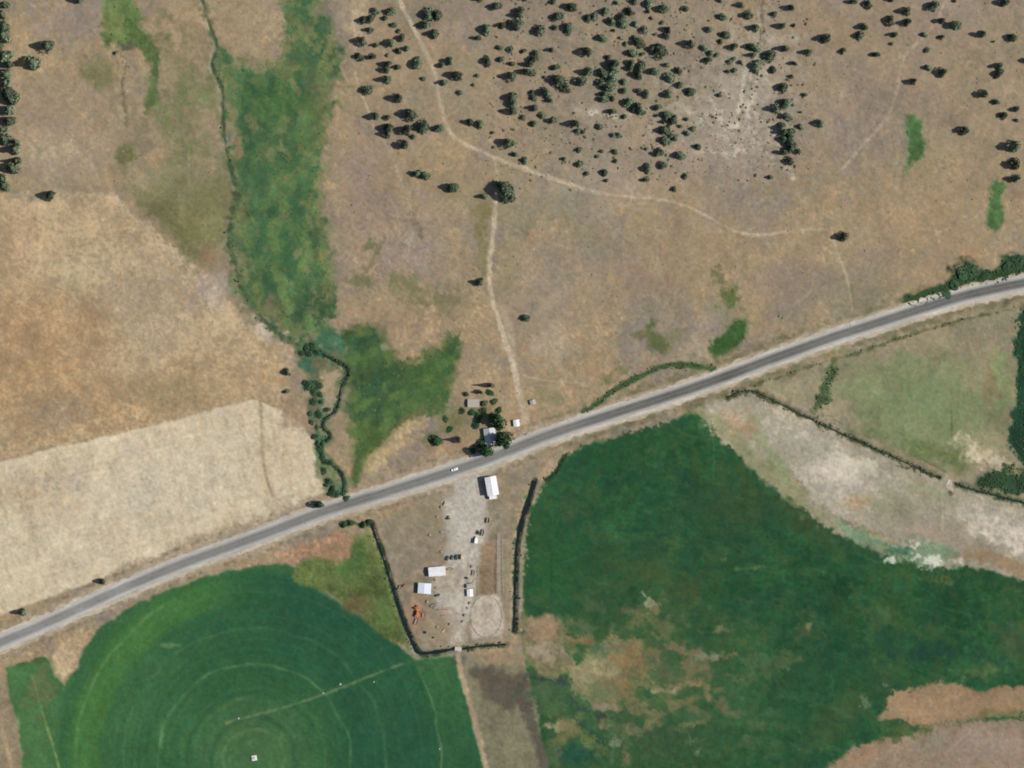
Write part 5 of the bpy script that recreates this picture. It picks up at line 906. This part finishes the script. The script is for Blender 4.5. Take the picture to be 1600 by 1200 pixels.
tractor('red tractor at the top of the red machinery line by the ditch', 650, 949, math.radians(60), P_R, 1.1)
def harvester(label, px, py, ang, pm):
    t = thing('harvester', label, 'harvester', P(px, py), ang)
    MB().prism_y([(-3.2,1.2),(1.2,1.2),(1.5,2.2),(1.2,3.1),(-2.4,3.1),(-3.2,2.4)], -1.4, 1.4).build('body', pm, t, bevel=0.08)
    c = MB().prism_y([(1.35,1.4),(2.6,1.4),(2.9,2.2),(2.6,3.2),(1.55,3.2)], -0.9, 0.9).build('cab', glass, t); MB().box(1.4, 2.8, -1.0, 1.0, 3.21, 3.35).build('cab_roof', pm, c)
    MB().prism_y([(2.6,0.6),(4.3,0.25),(4.3,0.45),(3.4,1.2),(2.6,1.2)], -2.4, 2.4).build('header', P_R, t); MB().tube((3.9,-2.3,0.85),(3.9,2.3,0.85),0.3,0.3,8).build('reel', P_Y, t)
    MB().tube((-0.5,1.4,2.9),(-2.6,2.2,3.4),0.16).build('unloading_auger', pm, t); MB().box(-2.0,0.6,-1.1,1.1,3.11,3.5).build('grain_tank', P_O, t)
    for k in (-1, 1): wheel(t, 1.2, k*1.55, 0.8, 0.55); wheel(t, -2.4, k*1.3, 0.5, 0.4)
    return t
harvester('orange-red harvester in the middle of the red machinery by the ditch', 653, 959, math.radians(85), P_O)
trailer('red hay wagon at the bottom of the red machinery line', 650, 971, math.radians(70), P_R, L=5.5, Wd=2.4, h=0.5, name='hay_wagon')
trailer('yellow-tan wagon right of the orange-red harvester', 661.5, 961, math.radians(88), P_Y, L=3.6, Wd=2.0, h=0.4, name='hay_wagon')
trailer('red wagon by the ditch left of the bluish shed, left of two', 625, 917, math.radians(70), P_R, L=3.4, Wd=1.7, h=0.5, name='hay_wagon')
tractor('small red tractor by the ditch left of the bluish shed, right of two', 631.5, 914.5, math.radians(40), P_R, 0.8)
trailer('red-brown wagon just right of the long white shed', 703, 889, math.radians(8), P_R, L=4.4, Wd=2.0, h=0.35, name='hay_wagon')
trailer('white flat trailer at the lower right corner of the bluish shed', 671.5, 927.5, math.radians(4), P_W, L=5.6, Wd=2.0, h=0.25, name='flat_trailer')
tractor('dark parked tractor above the white box truck', 748, 832, math.radians(120), P_D, 1.0)
trailer('dark narrow trailer to the upper right of the white box truck', 754, 832, math.radians(80), P_D, L=6.0, Wd=2.0, h=0.7, name='flat_trailer')
trailer('grey flat trailer left of the lane between road and parked cars', 695, 831, math.radians(3), tank_m, L=7.5, Wd=2.2, h=0.25, name='flat_trailer')
car('parked_pickup', 'tan pickup at the weeds left of the lane, nearest the road', 'pickup', 695.5, 787.5, math.radians(70), P_T, 'pickup', L=5.2, Wd=2.0)
tractor('green tractor left of the lane below the tan pickup', 701, 809, math.radians(100), P_G, 1.0)
trailer('rusty wagon right of the lane below the narrow dark trailer', 739.5, 895, math.radians(80), log_m0, L=5.0, Wd=2.0, h=0.5, name='hay_wagon')
car('parked_car', 'dark car parked under the right side of the bluish shed', 'car', 684, 930, math.radians(20), P_D, 'suv', L=4.4, Wd=1.9)
trailer('dark wagon beside the long pole pile in the lower yard', 676, 946, math.radians(25), P_D, L=4.2, Wd=1.9, h=0.4, name='hay_wagon')
log_m = mat('log_wood', (0.30,0.20,0.13), rough=0.95, noise=0.15, nscale=2); pale_wood = mat('pale_wood', (0.50,0.41,0.29), rough=0.95, noise=0.12, nscale=2)
def log_pile(label, px, py, ang, L, n, m=log_m, r=0.16):
    t = thing('log_pile', label, 'log pile', P(px, py), ang); k = 0; lay = 0; first = None
    while k < n:
        c = max(1, n//2 - lay)
        for i in range(c):
            if k >= n: break
            if first is None: first = o = MB().tube((-L/2,0,0),(L/2,0,0), r, r*0.85, 8).build('log', m, t)
            else: o = copy_part(first, t)
            o.location = (tr.uniform(-.3,.3), (i - (c-1)/2)*2.03*r, r + lay*1.75*r); k += 1
        lay += 1
    return t
log_pile('long dark brown pole pile, upper of the two in the yard', 692, 952.5, math.radians(0), 9.5, 9)
log_pile('short brown pole pile, lower of the two in the yard', 692.5, 962, math.radians(4), 4.5, 7)
log_pile('pale timber pile above the yard pole piles', 695, 946, math.radians(10), 3.5, 6, pale_wood)
log_pile('pale timber heap at the lower end of the yard', 692.5, 985.5, math.radians(50), 4.0, 9, pale_wood)
log_pile('tan timber pile beside the grey roofed shed', 742, 907, math.radians(30), 3.6, 8, pale_wood)
def pallets(label, px, py, ang, n):
    t = thing('pallet_stack', label, 'pallet stack', P(px, py), ang); fb = fs = None
    for k in range(n):
        z = k*0.16
        for y in (-0.5, 0, 0.5):
            if fb is None: fb = o = MB().box(-0.6,0.6,-0.05,0.05,0,0.1).build('bearer', log_m, t)
            else: o = copy_part(fb, t)
            o.location = (0, y, z)
        for i in range(5):
            if fs is None: fs = o = MB().box(-0.06,0.06,-0.6,0.6,0.101,0.125).build('slat', pale_wood, t)
            else: o = copy_part(fs, t)
            o.location = (-0.5+0.25*i, 0, z)
    t.scale = (1.7, 1.7, 1.7); return t
for k, (x, y, a, n) in enumerate([(735,942,20,6),(731,950,60,4),(727,961,35,7),(724,971,10,5)]):
    pallets(f'grey pallet stack in the junk line left of the arena, {ORD[k]} from top', x, y, math.radians(a), n)
for lb, x, y, a, n in [('pallet stack left of the gravel lane, nearest the road',690,792,30,5),('pallet stack beside the weeds, below the first by the lane',684,807,10,4),('pallet stack on the grass left of mid lane',672,836,55,5),('pallet stack nearest the dark parked cars',690,862,15,4),('pallet stack below the long white shed',681,906,70,5),('pallet stack right of the bluish shed',682,918,20,4),('pallet stack above the orange-red harvester',668,940,40,5),('pallet stack at the lower yard by the lane',704,975,12,6),('pallet stack next to the pale lower timber heap',684,980,60,4),('pallet stack right of the lane across from the long shed',738,885,30,5)]:
    pallets(lb, x, y, math.radians(a), n)
def tank(label, px, py, r, h):
    t = thing('stock_tank', label, 'water tank', P(px, py)); MB().tube((0,0,0),(0,0,h), r, r, 18).build('tank_wall', tank_m, t); MB().tube((0,0,h-0.12),(0,0,h+0.012), r*0.93, r*0.93, 18).build('water_surface', wat, t)
    MB().tube((r+0.1,0,0),(r+0.1,0,h+0.4),0.05).build('pipe', dark, t); return t
tank('round stock tank at the lower end of the yard near the ditch corner', 664, 988, 1.5, 0.7); tank('small round stock tank beside the lower yard timber', 677, 996, 1.1, 0.6); tank('round tank above the grey roofed shed', 729.5, 903, 1.2, 1.4)
# corral fences
post_m = mat('fence_post_wood', (0.38,0.33,0.27), rough=1, noise=0.15, nscale=3); rail_m = mat('fence_rail', (0.46,0.42,0.36), rough=0.9, noise=0.1, nscale=2)
def fence(label, pts, closed, step=4.0, name='corral_fence'):
    p = [W(*q) for q in pts]; 
    if closed: p.append(p[0])
    t = thing(name, label, 'fence', (p[0].x, p[0].y, 0)); o0 = Vector((p[0].x, p[0].y, 0)); first = None
    for i in range(len(p)-1):
        a, b = p[i]-o0, p[i+1]-o0; L = (b-a).length; n = max(1, round(L/step))
        for k in range(n + (1 if (i == len(p)-2 and not closed) else 0)):
            q = a.lerp(b, k/n)
            if first is None: first = o = MB().tube((0,0,-0.3),(0,0,1.6),0.11,0.09,7).build('post', post_m, t)
            else: o = copy_part(first, t)
            o.location = q
        for z in (0.5, 0.95, 1.4): MB().tube((a.x,a.y,z),(b.x,b.y,z),0.05,0.05,5).build('rail', rail_m, t)
    return t
th_ = [2*math.pi*k/14 for k in range(14)]
fence('rail fence round the pale oval arena', [(761+25*math.cos(a), 963+33*math.sin(a)) for a in th_], True)
fence('rail fence round the brown square pen above the arena', [(747,886),(775,884),(775.5,928),(747,930)], True)
fence('rail fence of the narrow grey alley beside the brown pen', [(777.5,836),(777,880),(778,926)], False); fence('outer rail fence of the narrow grey alley', [(785,834),(785,880),(786,930)], False)
# centre-pivot head, valve boxes, culverts
piv = thing('pivot_tower', 'white centre-pivot head standing on a pale pad in the crop circle', 'irrigation pivot', P(397.5, 1184.5), 0.2)
MB().box(-2.4,2.4,-2.4,2.4,-0.3,0.18).build('concrete_pad', mat('pale_concrete', (0.62,0.60,0.55), rough=0.9, noise=0.06, nscale=1), piv)
for sx in (-1, 1):
    for sy in (-1, 1): MB().tube((sx*1.6,sy*1.6,0.18),(sx*0.25,sy*0.25,3.8),0.07).build('leg', tank_m, piv)
MB().tube((0,0,0.18),(0,0,4.3),0.16).build('riser_pipe', tank_m, piv); MB().tube((0,0,4.2),(1.8,0.3,4.2),0.12).build('elbow_pipe', tank_m, piv); MB().box(0.5,1.1,-0.3,0.3,1.0,2.0).build('control_box', P_W, piv)
for z in (1.3, 2.5):
    k = 1.6 - (1.35*(z-0.18)/3.62)
    for (x0,y0,x1,y1) in ((-k,-k,k,-k),(k,-k,k,k),(k,k,-k,k),(-k,k,-k,-k)): MB().tube((x0,y0,z),(x1,y1,z),0.04,0.04,5).build('brace', tank_m, piv)
def valve(label, px, py, s=1.0):
    t = thing('valve_box', label, 'valve box', P(px, py), tr.uniform(0, 1)); s *= 0.7; t.scale = (s, s, s)
    MB().box(-0.8,0.8,-0.7,0.7,-0.3,0.5).build('box', concrete, t, bevel=0.05); MB().box(-0.85,0.85,-0.75,0.75,0.505,0.6).build('lid', tank_m, t); MB().tube((0.4,0,0.6),(0.4,0,1.5),0.1).build('riser_pipe', tank_m, t)
valve('pale valve box on the access lane, right of the crop circle centre', 532, 1069, 1.5); valve('small valve box below the access lane nearer the ditch', 584.5, 1065.5); valve('small valve box on the lane at the pivot ring', 505, 1083, 1.1); valve('pale valve box on the inner ring above the pivot head', 373, 1122.5, 1.3); valve('small valve box on the outermost right wheel ring', 687, 1170)
def culvert(label, px, py, ang, L):
    t = thing('culvert', label, 'culvert', P(px, py), ang)
    for s in (-1, 1):
        MB().box(-L/2, L/2, s*1.6-0.2, s*1.6+0.2, -1.4, 0.55).build('headwall', concrete, t)
        MB().tube((0,s*1.4,-0.75),(0,s*1.85,-0.75),0.55,0.55,14).build('pipe', tank_m, t)
    MB().box(-L/2+0.1, L/2-0.1, -1.39, 1.39, -0.5, 0.32).build('deck', concrete, t); return t
culvert('pale concrete crossing over the ditch at far right', 1483, 753.5, math.radians(65), 5.0)
culvert('small concrete culvert on the upper edge of the highway at right', 1332, 505, math.radians(20), 4.5); culvert('concrete crossing over the ditch at the lower yard gate', 716, 1014, math.radians(-5), 6.5)
